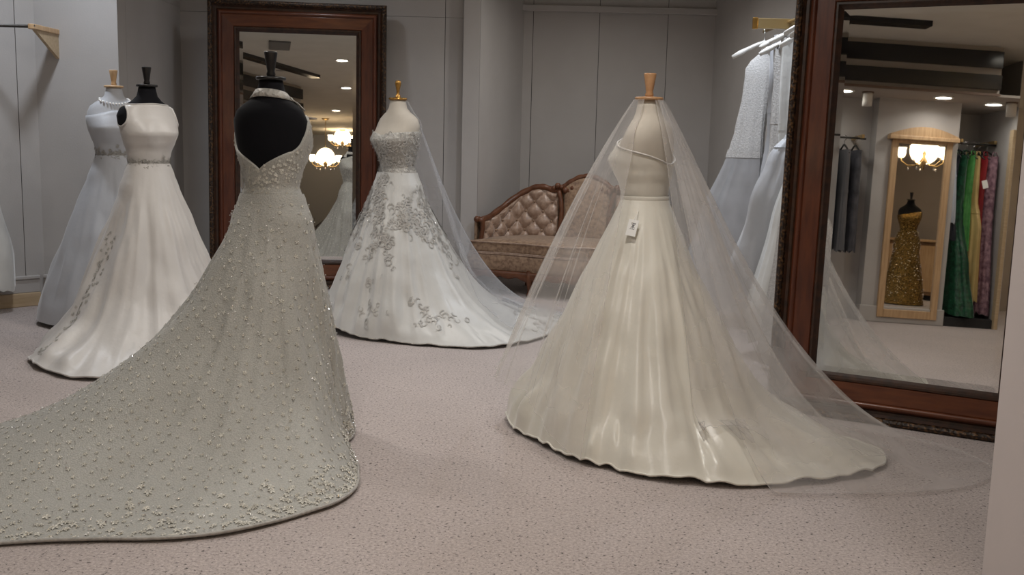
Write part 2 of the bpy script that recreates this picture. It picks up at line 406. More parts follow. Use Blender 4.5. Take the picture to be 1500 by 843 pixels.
# ------------------------------------------------------------------ leaning mirrors
def rect_loop(w, h, ins, y):
    return [(-w / 2 + ins, y, ins), (w / 2 - ins, y, ins), (w / 2 - ins, y, h - ins), (-w / 2 + ins, y, h - ins)]
def side_strip(w, h, prof, side):
    """one mitred side of a rectangular moulding; prof = (inset, y)"""
    m = MB()
    P = [[rect_loop(w, h, i, y)[side], rect_loop(w, h, i, y)[(side + 1) % 4]] for i, y in prof]
    m.grid(P)
    return m
def leaning_mirror(label, loc, rz, lean, w, h, fw, glassrail):
    t = thing('floor_mirror', label, 'mirror', loc, (-lean, 0, rz))
    k = fw / 0.24
    secs = [('outer_carving', 'frame_carved', [(0.0, 0.075), (0.0, 0.02), (0.008, 0.004), (0.022, 0.0), (0.034, 0.008), (0.040, 0.022)]),
            ('cove_moulding', None, [(0.040, 0.022), (0.052, 0.034), (0.066, 0.036), (0.076, 0.028)]),
            ('bead_moulding', None, [(0.076, 0.028), (0.082, 0.016), (0.092, 0.012), (0.102, 0.016), (0.107, 0.026)]),
            ('frame_rail', 'wood', [(0.107, 0.026), (0.112, 0.024), (0.196, 0.030), (0.200, 0.034)]),
            ('inner_moulding', 'frame_dark', [(0.200, 0.034), (0.206, 0.028), (0.216, 0.028), (0.228, 0.042), (0.24, 0.052)])]
    for nm, ma, prof in secs:
        prof = [(a * k, b) for a, b in prof]
        for s in range(4):
            mm = ma
            if ma is None: mm = 'frame_dark' if nm == 'cove_moulding' else ('frame_wood_h' if s in (0, 2) else 'frame_wood')
            if ma == 'wood': mm = 'frame_wood_h' if s in (0, 2) else 'frame_wood'
            side_strip(w, h, prof, s).build(nm, mm, t, smooth=(nm == 'bead_moulding'))
    MB().box(-w / 2 + 0.004, w / 2 - 0.004, 0.066, 0.085, 0.004, h - 0.004).build('back_board', 'backing', t)
    b = 0.028
    i0 = fw - 0.012; i1 = fw + b
    g = MB()
    L0 = rect_loop(w, h, i0, 0.0535); L1 = rect_loop(w, h, i1, 0.0515)
    for s in range(4): g.quad(L0[s], L0[(s + 1) % 4], L1[(s + 1) % 4], L1[s])
    g.build('bevelled_edge', 'mirror', t)
    MB().quad(*L1).build('mirror_glass', 'mirror', t)
    return t
leaning_mirror('tall red-brown framed mirror leaning on the far wall behind the halter gown', (-1.80, 8.52, 0.0), radians(6.8), radians(2.6), 1.45, 2.37, 0.25, 0)
leaning_mirror('huge red-brown framed mirror leaning beside the veiled satin gown', (1.8325, 4.684, 0.0), radians(-29), radians(2.6), 1.26, 2.18, 0.222, 0)

# ------------------------------------------------------------------ dress forms and gowns
TORSO = sorted([(1.525, .046, .046, .0), (1.475, .052, .056, .0), (1.448, .062, .080, -.004), (1.425, .072, .116, -.008), (1.40, .082, .146, -.010),
                (1.36, .092, .163, -.006), (1.31, .108, .163, .006), (1.26, .120, .156, .016), (1.21, .110, .140, .011), (1.15, .094, .119, .004),
                (1.09, .085, .106, 0), (1.03, .100, .128, 0), (.95, .120, .158, -.004), (.86, .130, .172, -.006), (.80, .125, .168, -.006)])
def torso_pt(z, a, off=0.0, sc=1.0):
    A, B, cx = lerp_tab(TORSO, z)
    A, B, cx = A * sc, B * sc, cx * sc
    c, s = cos(a), sin(a)
    n = 2.25
    r = (abs(c / A) ** n + abs(s / B) ** n) ** (-1 / n)
    d = min(abs(abs(((a + pi) % (2 * pi)) - pi) - radians(34)), 9)
    r += 0.016 * sc * exp(-(d / 0.38) ** 2) * exp(-((z - 1.265) / 0.062) ** 2)
    r += off
    return Vector((cx + r * c, r * s, z))
def dress_form(label, loc, rz, body, knob, dz=0.0, sc=1.0, arm=None):
    t = thing('dress_form', label, 'dress form', (*loc, 0), (0, 0, rz))
    zs = [.80, .84, .88, .92, .95, .99, 1.03, 1.06, 1.09, 1.12, 1.15, 1.18, 1.21, 1.235, 1.26, 1.285, 1.31, 1.335, 1.36, 1.38, 1.40, 1.415, 1.425, 1.435, 1.445, 1.458, 1.47, 1.50, 1.525]
    N = 48
    P = [[torso_pt(z, 2 * pi * k / N, 0, sc) + Vector((0, 0, dz)) for k in range(N)] for z in zs]
    m = MB().grid(P, closev=True); m.cap(P[0], True); m.cap(P[-1])
    m.build('torso', body, t, True)
    z0 = 1.525 + dz
    MB().lathe([(0.060, z0), (0.062, z0 + 0.006), (0.060, z0 + 0.013), (0.03, z0 + 0.015)], 28).build('neck_cap', knob, t, True)
    kz = z0 + 0.012
    if knob == 'gold_knob':
        pr = [(0.022, kz), (0.017, kz + .012), (0.010, kz + .03), (0.011, kz + .05), (0.019, kz + .085), (0.021, kz + .098), (0.016, kz + .112), (0.0004, kz + .118)]
    else:
        pr = [(0.016, kz), (0.019, kz + .012), (0.015, kz + .024), (0.017, kz + .034), (0.021, kz + .06), (0.0275, kz + .098), (0.026, kz + .103), (0.0004, kz + .104)]
    MB().lathe(pr, 20).build('finial', knob, t, True)
    MB().tube([(0, 0, 0.03), (0, 0, 0.83 + dz)], 0.016, 10).build('stand_pole', 'pole', t, True)
    MB().lathe([(0.17, 0.0), (0.17, 0.015), (0.12, 0.025), (0.03, 0.04), (0.017, 0.06)], 24).build('stand_base', 'pole', t, True)
    return t

def polar(ax, rz, pts):
    T = sorted(((atan2(y - ax[1], x - ax[0]) - rz) % (2 * pi), math.hypot(x - ax[0], y - ax[1])) for x, y in pts)
    def f(a):
        a = a % (2 * pi)
        n = len(T)
        for i in range(n):
            a0, r0 = T[i]; a1, r1 = T[(i + 1) % n]
            if i == n - 1: a1 += 2 * pi
            for aa in (a, a + 2 * pi):
                if a0 <= aa <= a1:
                    u = (aa - a0) / max(1e-6, a1 - a0); u = u * u * (3 - 2 * u) * .6 + u * .4
                    return r0 + (r1 - r0) * u
        return T[0][1]
    def g(a):      # light smoothing
        return sum(f(a + d) * w for d, w in ((-.12, .2), (-.06, .2), (0, .2), (.06, .2), (.12, .2)))
    return g

def make_folds(seed, ns):
    rnd = random.Random(seed)
    C = [(n, rnd.uniform(0, 6.28), rnd.uniform(-1.0, 1.0), w) for n, w in ns]
    def f(a, t):
        s = 0
        for n, p, tw, w in C:
            x = sin(n * a + p + tw * t + 0.5 * sin(2 * a + p))
            s += w * (x if n < 9 else (1 - 2 * abs(x) ** 0.8) * 0.6 + x * .4)
        return s
    return f

def skirt_grid(hem, zw, rn, k1, h1, h2, folds, amp, N=180, M=44, dz=0, sc=1.0, zhem=None, off=0.012, arc=None, rtop=None, flo=0.006, tpow=1.15, crumple=.018, puddle=0.0):
    P = []
    angs = [2 * pi * k / N for k in range(N)] if arc is None else [arc[0] + (arc[1] - arc[0]) * k / (N - 1) for k in range(N)]
    for a in angs:
        R = hem(a); ca, sa = cos(a), sin(a)
        if rtop is None:
            p = torso_pt(zw, a, off, sc); r0 = math.hypot(p.x, p.y); zt = zw + dz
        else: r0, zt = rtop(a)
        Rn = min(R, rn); ex = max(0, R - rn)
        zh = zhem(a) if zhem else 0.012
        P1 = (r0 + (Rn - r0) * k1, zt * (1 - h1))
        P2 = (Rn * .88 + ex * .16, max(zh, h2 * zt * (1 if ex <= 0 else max(.12, 1 - ex * 2.2)) + zh * .5))
        P3 = (R, zh)
        row = []
        for j in range(M):
            t = j / (M - 1); u = 1 - t
            r = u ** 3 * r0 + 3 * u * u * t * P1[0] + 3 * u * t * t * P2[0] + t ** 3 * P3[0]
            z = u ** 3 * zt + 3 * u * u * t * P1[1] + 3 * u * t * t * P2[1] + t ** 3 * P3[1]
            A = amp * min(1, (t * 1.25)) ** tpow
            fo = folds(a, t)
            hang = sm(0.02, 0.25, z)
            r += A * fo * (0.25 + .75 * hang) * min(1.0, r / .3)
            z += (1 - hang) * amp * (0.35 + 0.4 * fo) * (1 - 0.75 * sm(.85, 1, t)) * sm(.05, .3, t)
            cr = noise.noise(Vector((ca * 2.2 + amp * 90, sa * 2.2, t * 3.5))) + .5 * noise.noise(Vector((ca * 5, sa * 5 + amp * 70, t * 8)))
            if rtop is None:
                r += crumple * cr * sm(.04, .3, t) * (.4 + .6 * hang)
                z += crumple * .8 * (cr + .4) * (1 - hang) * (1 - sm(.9, 1, t)) * sm(.1, .4, t)
                if puddle:
                    w_ = sm(.30, .08, z) * (1 - .6 * sm(.93, 1, t))
                    q_ = noise.noise(Vector((ca * 7 + 3, sa * 7, t * 2)))
                    z += puddle * w_ * abs(q_) * 1.6; r += puddle * w_ * q_ * .6
                if z - dz > .8:
                    hp = torso_pt(min(z - dz, zw), a, off + .004, sc); r = max(r, math.hypot(hp.x, hp.y))
            row.append(Vector((r * ca, r * sa, max(z, flo))))
        P.append(row)
    return P

def surf_sample(P, i, j, closed=True):
    n, m = len(P), len(P[0])
    i0 = int(i) % n; i1 = (i0 + 1) % n if closed else min(i0 + 1, n - 1); j0 = min(int(j), m - 2)
    fi, fj = i - int(i), j - j0
    p = (P[i0][j0] * (1 - fi) + P[i1][j0] * fi) * (1 - fj) + (P[i0][j0 + 1] * (1 - fi) + P[i1][j0 + 1] * fi) * fj
    du = P[i1][j0] - P[i0][j0]; dv = P[i0][j0 + 1] - P[i0][j0]
    nrm = du.cross(dv)
    if nrm.length < 1e-9: nrm = Vector((0, 0, 1))
    nrm.normalize()
    ax = Vector((p.x, p.y, 0.35))
    if nrm.dot(ax) < 0: nrm = -nrm
    return p, nrm
def area_pick(P, rnd, jlo=0, jhi=None, closed=True):
    n, m = len(P), len(P[0]); jhi = jhi or m - 1
    while True:
        i = rnd.uniform(0, n - (0 if closed else 1.001)); j = rnd.uniform(jlo, jhi - .001)
        i0, j0 = int(i) % n, int(j)
        w = (P[(i0 + 1) % n][j0] - P[i0][j0]).length * (P[i0][j0 + 1] - P[i0][j0]).length
        if rnd.random() < w / area_pick.mx: return i, j
area_pick.mx = 0.0012
def frame_of(n, ang):
    a = n.cross(Vector((0, 0, 1)))
    if a.length < 1e-3: a = Vector((1, 0, 0))
    a.normalize(); b = n.cross(a)
    return a * cos(ang) + b * sin(ang), -a * sin(ang) + b * cos(ang)
def add_flower(mb, p, n, r, ang, pet=5, lift=.004):
    a, b = frame_of(n, ang)
    for k in range(pet):
        t = 2 * pi * k / pet
        e1 = a * cos(t) + b * sin(t); e2 = -a * sin(t) + b * cos(t)
        mb.quad(p + n * lift * .5, p + e1 * r * .55 + e2 * r * .3 + n * lift, p + e1 * r + n * lift * .4, p + e1 * r * .55 - e2 * r * .3 + n * lift)
def add_bead(mb, p, n, r):
    a, b = frame_of(n, random.random() * 6)
    c = p + n * r * .6
    q = [c + a * r, c + b * r, c - a * r, c - b * r]; t = c + n * r
    for k in range(4): mb.quad(q[k], q[(k + 1) % 4], t)
def add_curl(mb, p, n, size, ang, w, turns=1.0, lift=.004):
    a, b = frame_of(n, ang)
    K = 9; A = []
    for k in range(K):
        t = k / (K - 1); th = t * turns * 2 * pi * .8; rr = size * (1 - .65 * t)
        c = p + a * (rr * cos(th) - size * .3) + b * rr * sin(th) + n * lift
        tn = (a * -sin(th) + b * cos(th)).cross(n)
        ww = w * (0.35 + sin(pi * min(1, t + .1)))
        A.append((c - tn * ww, c + tn * ww))
    for k in range(K - 1): mb.quad(A[k][0], A[k][1], A[k + 1][1], A[k + 1][0])

def bodice_grid(ztop, zbot, off, sc=1.0, dz=0.0, N=72, M=16):
    P = []
    for k in range(N):
        a = 2 * pi * k / N
        zt = ztop(a)
        col = [torso_pt(zbot + (zt - zbot) * j / M, a, off, sc) + Vector((0, 0, dz)) for j in range(M + 1)]
        col.append(torso_pt(zt, a, -0.004, sc) + Vector((0, 0, dz)))
        P.append(col)
    return P
def adiff(a, b): return abs(((a - b + pi) % (2 * pi)) - pi)

# ---- A: halter gown on the black form (back towards the camera)
axA, rzA = (-1.015, 4.3), radians(72)
dress_form('black velvet dress form with bare back wearing the halter gown', axA, rzA, 'form_black', 'black_wood')
gA = thing('bridal_gown', 'beaded ivory-grey halter gown with low open back and long spread train', 'gown', (*axA, 0), (0, 0, rzA))
hemA = polar(axA, rzA, [(-0.70, 4.45), (-0.70, 4.2), (-0.62, 3.95), (-0.56, 3.70), (-0.56, 3.55), (-0.71, 3.38), (-0.9, 3.2), (-1.12, 3.12), (-1.36, 3.13), (-1.6, 3.07), (-1.95, 3.0), (-2.4, 3.1), (-2.7, 3.4), (-2.75, 3.8), (-2.5, 4.12), (-2.17, 4.24), (-1.85, 4.42), (-1.4, 4.6), (-1.15, 4.62), (-0.9, 4.58)])
foA = make_folds(3, [(5, .5), (9, .55), (14, .6), (21, .35)])
PA = skirt_grid(hemA, 1.06, .36, .46, .30, .17, foA, .02, N=220, M=56, crumple=.02)
sk = MB().grid(PA, closeu=True).build('skirt', 'lace_beige', gA, True)
MB().tube([p[-1] + Vector((0, 0, .002)) for p in PA] + [PA[0][-1] + Vector((0, 0, .002))], .0065, 6, False).build('hem_braid', 'applique', gA, True)
def ztopA(a):     # a = 0 front, pi = centre back
    d = adiff(a, pi)
    return 1.160 + .075 * min(1, d) ** .85 + .15 * sm(1.0, 1.95, d) + .03 * sm(1.9, 2.7, d)
BA = bodice_grid(ztopA, 1.05, .009, M=18, N=120)
MB().grid(BA, closeu=True).build('bodice', 'lace_beige', gA, True)
# halter collar band round the neck and strap over the right shoulder
hb = []
for k in range(41):
    a = 2 * pi * k / 40; zc = 1.462 - .012 * cos(a)
    hb.append([torso_pt(zc - .016, a, .008), torso_pt(zc + .016, a, .008)])
MB().grid(hb).build('collar_band', 'lace_white', gA, True, solid=.004)
for sg in (1, -1):
    st = []
    for k in range(12):
        t = k / 11; z = 1.455 - .055 * t; ang = sg * (1.35 - .25 * t)
        st.append([torso_pt(z - .002, ang - .16 * sg, .009), torso_pt(z + .002, ang + .12 * sg, .010)])
    MB().grid(st).build('halter_strap', 'lace_white', gA, True, solid=.004)
rnd = random.Random(5)
fm, bm_ = MB(), MB()
placed = {}
tries = 0; made = 0
while tries < 9000 and made < 1900:                     # evenly spread little lace flowers
    tries += 1
    i, j = area_pick(PA, rnd, 2)
    p, n = surf_sample(PA, i, j)
    key = (round(p.x / .05), round(p.y / .05), round(p.z / .05))
    if any((q - p).length < .036 for dx in (-1, 0, 1) for dy in (-1, 0, 1) for dz_ in (-1, 0, 1) for q in placed.get((key[0] + dx, key[1] + dy, key[2] + dz_), ())): continue
    placed.setdefault(key, []).append(p); made += 1
    add_flower(fm, p, n, rnd.uniform(.007, .0115), rnd.random() * 6, lift=.004)
for k in range(900):                                    # denser lace border along the hem
    i = rnd.uniform(0, 220); j = 55 - abs(rnd.gauss(0, 3.0)) - .3
    p, n = surf_sample(PA, i, max(20, min(54.9, j)))
    add_flower(fm, p, n, rnd.uniform(.008, .018), rnd.random() * 6, lift=.005)
for k in range(420):
    i = rnd.uniform(0, 120); j = rnd.uniform(0, 18)
    p, n = surf_sample(BA, i, j); n = Vector((p.x, p.y, 0)).normalized()
    add_flower(fm, p, n, rnd.uniform(.005, .009), rnd.random() * 6, lift=.002)
stuff(fm.build('lace_flowers', 'applique_pale', gA))
for k in range(520):
    if k < 380: i, j = area_pick(PA, rnd, 2)
    else: i, j = rnd.uniform(0, 220), 55 - rnd.uniform(.1, 4)
    p, n = surf_sample(PA, i, j)
    add_bead(bm_, p + n * .004, n, rnd.uniform(.0025, .0042))
stuff(bm_.build('crystal_beads', 'crystal', gA))
pm = MB()  # sparkle of light put in as plain white beads
for k in range(900):
    if k < 640: i, j = area_pick(PA, rnd, 2)
    else: i, j = rnd.uniform(0, 220), 55 - rnd.uniform(.1, 4)
    p, n = surf_sample(PA, i, j)
    add_bead(pm, p + n * .004, n, rnd.uniform(.0024, .0042))
stuff(pm.build('sparkle_beads', 'pearl', gA))

# ---- B: ivory satin gown under the long veil
axB, rzB = (0.575, 4.52), radians(150)
dress_form('cream dress form with wooden finial wearing the veiled satin gown', axB, rzB, 'form_ivory', 'wood_knob', dz=-0.035)
gB = thing('bridal_gown', 'ivory satin ball skirt gown with chapel train beside the huge mirror', 'gown', (*axB, 0), (0, 0, rzB))
hemB = polar(axB, rzB, [(-0.0, 4.86), (0.0, 4.62), (0.16, 4.26), (0.37, 3.98), (0.6, 3.84), (0.94, 3.79), (1.23, 3.87), (1.52, 4.03), (1.64, 4.22), (1.58, 4.42), (1.35, 4.60), (1.1, 4.74), (0.85, 4.95), (0.5, 5.1), (0.2, 5.08)])
foB = make_folds(11, [(4, .35), (7, .7), (11, .65), (17, .4)])
PB = skirt_grid(hemB, 1.09, .54, .40, .36, .22, foB, .034, N=240, M=60, crumple=.024, puddle=.05, dz=-.03, zhem=lambda a: .013 + .006 * sin(5 * a) ** 2)
MB().grid(PB, closeu=True).build('skirt', 'satin_ivory', gB, True)
MB().tube([p[-1] for p in PB] + [PB[0][-1]], .005, 6, False).build('hem_piping', 'satin_ivory', gB, True)
BB = bodice_grid(lambda a: 1.335 - .11 * exp(-(adiff(a, pi) / 1.1) ** 2) + .02 * cos(2 * a), 1.085, .009, dz=-.03)
MB().grid(BB, closeu=True).build('bodice', 'satin_ivory', gB, True)
MB().grid([[torso_pt(z, 2 * pi * k / 60, .013 + .003 * (z > 1.083) * (z < 1.103)) + Vector((0, 0, -.03)) for z in (1.076, 1.082, 1.092, 1.102, 1.108)] for k in range(60)], closeu=True).build('waistband', 'satin_ivory', gB, True)
MB().tube([BB[k][16] + Vector((0, 0, .002)) for k in range(72)] + [BB[0][16] + Vector((0, 0, .002))], .004, 6, False).build('neckline_piping', 'satin_white', gB, True)
# gathered ruching below the waist at the side facing the mirror
rm = MB()
for k in range(7):
    a0 = 3.9 + k * .06
    pts = []
    for j in range(10):
        p, n = surf_sample(PB, ((a0 + j * .035) / (2 * pi) * 240) % 240, 1 + j * 1.15 + k * .25)
        pts.append(p + n * .003)
    rm.tube(pts, [.002 + .005 * sin(pi * q / 9) for q in range(10)], 6)
rm.build('gathered_folds', 'satin_ivory', gB, True)

def over(P, rz, scl, dzz):
    n = len(P); m = len(P[0])
    prof = [[(math.hypot(p.x, p.y), p.z) for p in row] for row in P]
    def f(a, r, z):
        i = int(((a - rz) % (2 * pi)) / (2 * pi) * n) % n
        rows = [prof[(i + d) % n] for d in (-3, -2, -1, 0, 1, 2, 3, 4)]
        if z - dzz > 1.0:
            b = torso_pt(min(1.5, z - dzz), a - rz, .016, scl); r = max(r, math.hypot(b.x, b.y))
        for pr in rows:
            for (r0, z0), (r1, z1) in zip(pr, pr[1:]):
                if r0 <= r <= r1 + .01 and z < max(z0, z1) + .014 and z0 < .2: z = max(z0, z1) + .014
                if z1 <= z <= z0 and r < max(r0, r1) + .014: r = max(r0, r1) + .014
        return r, z
    return f
def veil(label, ax, rz, hem, arc, rtop, rn, k1, h1, h2, folds, amp, material, zhem=None, N=170, M=46, clear=None):
    v = thing('bridal_veil', label, 'veil', (*ax, 0), (0, 0, rz))
    P = skirt_grid(hem, 1.4, rn, k1, h1, h2, folds, amp, N=N, M=M, zhem=zhem, arc=arc, rtop=rtop, flo=.012, tpow=.6)
    if clear:
        for row in P:
            for q in range(2, len(row)):
                p = row[q]; r = math.hypot(p.x, p.y); a = atan2(p.y, p.x)
                r2, z2 = clear(a + rz, r, p.z); row[q] = Vector((cos(a) * r2, sin(a) * r2, z2))
    MB().grid(P).build('tulle_sheet', material, v, True)
    edge = [p[-1] for p in P]
    MB().tube(edge, .002, 5, False).build('hem_edge', material, v, True)
    e2 = MB()
    e2.tube(P[0], .0018, 5, False); e2.tube(P[-1], .0018, 5, False)
    e2.build('side_edge', material, v, True)
    return v, P
hemV = polar(axB, 0, [(-0.08, 5.0), (-0.06, 4.70), (0.08, 4.25), (0.30, 3.93), (0.6, 3.78), (0.94, 3.72), (1.35, 3.74), (1.75, 3.80), (2.02, 4.02), (2.0, 4.30), (1.80, 4.50), (1.55, 4.64), (1.2, 4.80), (0.9, 5.0)])
foV = make_folds(21, [(6, .5), (11, .7), (17, .6), (27, .5)])
def rtopB(a):
    return (.066, 1.492)
vz = lambda a: .016 + .22 * sm(radians(262), radians(190), a)
clB = over(PB, rzB, 1.0, -.03)
veil('long sheer ivory veil falling from the neck over the satin train to the carpet', axB, 0, hemV, (radians(298), radians(402)), rtopB, .62, .42, .24, .26, foV, .026, 'tulle', zhem=vz, N=130, clear=clB)
veil('shorter panel of the ivory veil hanging on the settee side of the satin gown', axB, 0, hemV, (radians(158), radians(244)), rtopB, .62, .42, .24, .26, foV, .026, 'tulle', zhem=vz, N=90, clear=clB)
# second, shorter layer
hemV2 = polar(axB, 0, [(-0.02, 4.9), (0.02, 4.60), (0.9, 3.98), (1.45, 4.05), (1.72, 4.25), (1.55, 4.50), (1.2, 4.70)])
veil('second layer of the sheer veil trailing on the side towards the huge mirror', axB, 0, hemV2, (radians(288), radians(385)), lambda a: (.063, 1.49), .56, .50, .26, .24, make_folds(23, [(7, .6), (13, .7), (23, .6)]), .022, 'tulle', N=90, clear=clB)
# price tag
tg = thing('price_tag', 'small white price tag hanging at the waist of the veiled gown', 'tag', (0, 0, 0))
def surf_world(P, ax, rz, i, j):
    p, n = surf_sample(P, i, j); M = Matrix.Rotation(rz, 3, 'Z')
    return M @ p + Vector((*ax, 0)), M @ n
aT = (radians(-112) - rzB) % (2 * pi)
pT, nT = surf_world(PB, axB, rzB, aT / (2 * pi) * 240, 6)
nT = (nT + Vector((0, 0, -.05))).normalized()
aX = Vector((0, 0, 1)).cross(nT).normalized(); bX = nT.cross(aX)
Mt = Matrix((aX, bX, nT)).transposed().to_4x4(); Mt.translation = pT + nT * .022
tg.matrix_world = Mt @ Matrix.Rotation(radians(-8), 4, 'Z')
MB().box(-.022, .022, -.036, .036, -.0006, .0006).build('card', 'card', tg)
m = MB()
for q in (-.8, .8): m.box(-.012, .012, -.0012, .0012, .0007, .0011, Matrix.Translation((0.002, .008, 0)) @ Matrix.Rotation(q, 4, 'Z'))
m.box(-.010, .010, -.0012, .0012, .0007, .0011, Matrix.Translation((0.002, .020, 0))); m.box(-.012, .009, -.001, .001, .0007, .0011, Matrix.Translation((0.002, -.006, 0)))
m.box(-.0012, .0012, -.010, .012, .0007, .0011, Matrix.Translation((0.002, .008, 0)))
m.build('printed_marks', 'ink', tg)
MB().tube([(0, .034, .001), (.004, .06, -.008), (0, .085, -.02)], .0012, 5).build('tag_string', 'card', tg)

# ---- C: strapless embroidered ball gown on cream form with gold knob
axC, rzC = (-0.785, 6.88), radians(228)
dress_form('cream dress form with brass finial wearing the strapless embroidered gown', axC, rzC, 'form_ivory', 'gold_knob', dz=.015, sc=1.06)
gC = thing('bridal_gown', 'white strapless ball gown with grey scroll embroidery in front of the far mirror', 'gown', (*axC, 0), (0, 0, rzC))
hemC = polar(axC, rzC, [(-1.30, 7.1), (-1.24, 6.75), (-1.10, 6.54), (-0.82, 6.41), (-0.46, 6.30), (-0.24, 6.22), (-0.03, 6.33), (0.2, 6.62), (0.38, 7.1), (0.36, 7.55), (0.12, 7.85), (-0.2, 7.8), (-0.5, 7.5), (-0.8, 7.42), (-1.1, 7.38)])
foC = make_folds(31, [(4, .4), (7, .7), (11, .6), (16, .4)])
PC = skirt_grid(hemC, 1.05, .52, .30, .34, .24, foC, .030, puddle=.03, N=190, M=48, dz=.015, sc=1.06, zhem=lambda a: .014 + .035 * sm(.9, .2, adiff(a, radians(205) - rzC)))
MB().grid(PC, closeu=True).build('skirt', 'silk_white', gC, True)
MB().tube([p[-1] for p in PC] + [PC[0][-1]], .005, 6, False).build('hem_piping', 'lace_white', gC, True)
BC = bodice_grid(lambda a: 1.325 - .02 * cos(a) - .012 * exp(-(adiff(a, 0) / .3) ** 2) - .03 * exp(-(adiff(a, pi) / 1.2) ** 2), 1.04, .010, dz=.015, sc=1.06)
MB().grid(BC, closeu=True).build('bodice', 'lace_white', gC, True)
cm, cb = MB(), MB()
rnd = random.Random(9)
for k in range(520):
    i = rnd.uniform(0, 72); j = rnd.uniform(.2, 15.8)
    p, n = surf_sample(BC, i, j); n = Vector((p.x, p.y, 0)).normalized()
    add_curl(cm, p, n, rnd.uniform(.010, .02), rnd.random() * 6.3, .0022, 1, .002)
clusters = [(rnd.uniform(0, 190), abs(rnd.gauss(10, 4)) + 2) for k in range(60)] + [(rnd.uniform(0, 190), rnd.uniform(18, 44)) for k in range(34)]
for (ci, cj) in clusters:
    for q in range(15 if cj < 18 else 7):
        i = ci + rnd.gauss(0, 3.2) * (1.3 if cj < 18 else .8); j = max(1, min(46, cj + rnd.gauss(0, 1.6)))
        p, n = surf_sample(PC, i % 190, j)
        add_curl(cm, p, n, rnd.uniform(.014, .032), rnd.random() * 6.3, .0032, rnd.choice((.7, 1, 1.2)), .005)
stuff(cm.build('scroll_embroidery', 'applique_grey', gC))
for k in range(120):
    if k < 60:
        p, n = surf_sample(BC, rnd.uniform(0, 72), rnd.uniform(0, 15)); n = Vector((p.x, p.y, 0)).normalized()
    else: p, n = surf_sample(PC, rnd.uniform(0, 190), rnd.uniform(2, 30))
    add_bead(cb, p + n * .006, n, .0035)
stuff(cb.build('crystal_beads', 'crystal', gC))
hemCV = polar(axC, 0, [(0.0, 6.5), (0.02, 6.7), (0.05, 7.0), (0.42, 7.35), (0.45, 7.75), (0.22, 8.02), (-0.15, 8.05), (-0.5, 7.85), (-0.9, 7.6)])
veil('sheer white veil falling behind the strapless gown towards the settee', axC, 0, hemCV, (radians(-22), radians(110)), lambda a: (.070, 1.53), .50, .55, .25, .25, make_folds(33, [(7, .6), (12, .7), (19, .6)]), .02, 'tulle_cool', N=110, clear=over(PC, rzC, 1.06, .015))

# ---- D: plain satin gown on the black form
axD, rzD = (-2.175, 6.12), radians(-42)
dress_form('black dress form with round shoulder plates wearing the plain satin gown', axD, rzD, 'form_black', 'black_wood', dz=.03, sc=1.0)
gD = thing('bridal_gown', 'sleeveless white satin gown with boat neck and sweeping train on black form', 'gown', (*axD, 0), (0, 0, rzD))
hemD = polar(axD, rzD, [(-2.75, 5.85), (-2.67, 5.56), (-2.47, 5.36), (-2.22, 5.20), (-2.0, 5.24), (-1.75, 5.55), (-1.58, 6.0), (-1.66, 6.35), (-1.85, 6.48), (-2.12, 6.46), (-2.42, 6.34), (-2.65, 6.12)])
foD = make_folds(41, [(4, .5), (6, .7), (10, .6), (15, .35)])
PD = skirt_grid(hemD, 1.09, .48, .34, .34, .2, foD, .032, puddle=.035, crumple=.03, N=180, M=46, dz=.02, zhem=lambda a: .012 + .014 * sin(4 * a + 1) ** 2)
MB().grid(PD, closeu=True).build('skirt', 'satin_white', gD, True)
MB().tube([p[-1] for p in PD] + [PD[0][-1]], .006, 6, False).build('hem_piping', 'satin_white', gD, True)
def ztopD(a): return 1.432 - .006 * cos(a) + .006 * cos(2 * a)
BD = bodice_grid(ztopD, 1.085, .010, dz=.025, M=22)
MB().grid(BD, closeu=True).build('bodice', 'satin_white', gD, True)
MB().tube([p[22] for p in BD] + [BD[0][22]], .004, 6, False).build('neckline_piping', 'satin_white', gD, True)
wb = MB(); rnd = random.Random(4)
for k in range(260):
    a = rnd.random() * 2 * pi; z = 1.09 + rnd.gauss(0, .012)
    p = torso_pt(z, a, .012) + Vector((0, 0, .022)); add_flower(wb, p, Vector((cos(a), sin(a), 0)), .010, rnd.random() * 6)
for k in range(70):                       # lace climbing the train
    i = ((radians(-128) - rzD) / (2 * pi) * 180 + rnd.gauss(0, 1.6)) % 180; j = 14 + k * .42
    p, n = surf_sample(PD, i, min(44, j)); add_flower(wb, p, n, rnd.uniform(.008, .016), rnd.random() * 6)
stuff(wb.build('lace_trim', 'lace_white', gD))
for sg in (1, -1):                        # armholes: dark shoulder plate inside a white binding
    def arm_pt(s_, q, off): return torso_pt(1.357 + .060 * s_ * sin(q), sg * pi / 2 + .36 * s_ * cos(q) * -sg, off) + Vector((0, 0, .025))
    P = [[arm_pt(s_, 2 * pi * k / 28, .013 + .006 * (1 - s_ ** 2)) for k in range(28)] for s_ in (.03, .4, .7, .9, 1.0)]
    mm = MB().grid(P, closev=True); mm.cap(P[0])
    mm.build('shoulder_plate', 'form_black', bpy.data.objects['dress_form.003'], True)
    MB().tube([arm_pt(1.0, 2 * pi * k / 28, .011) for k in range(29)], .006, 8, False).build('armhole_binding', 'satin_white', gD, True)

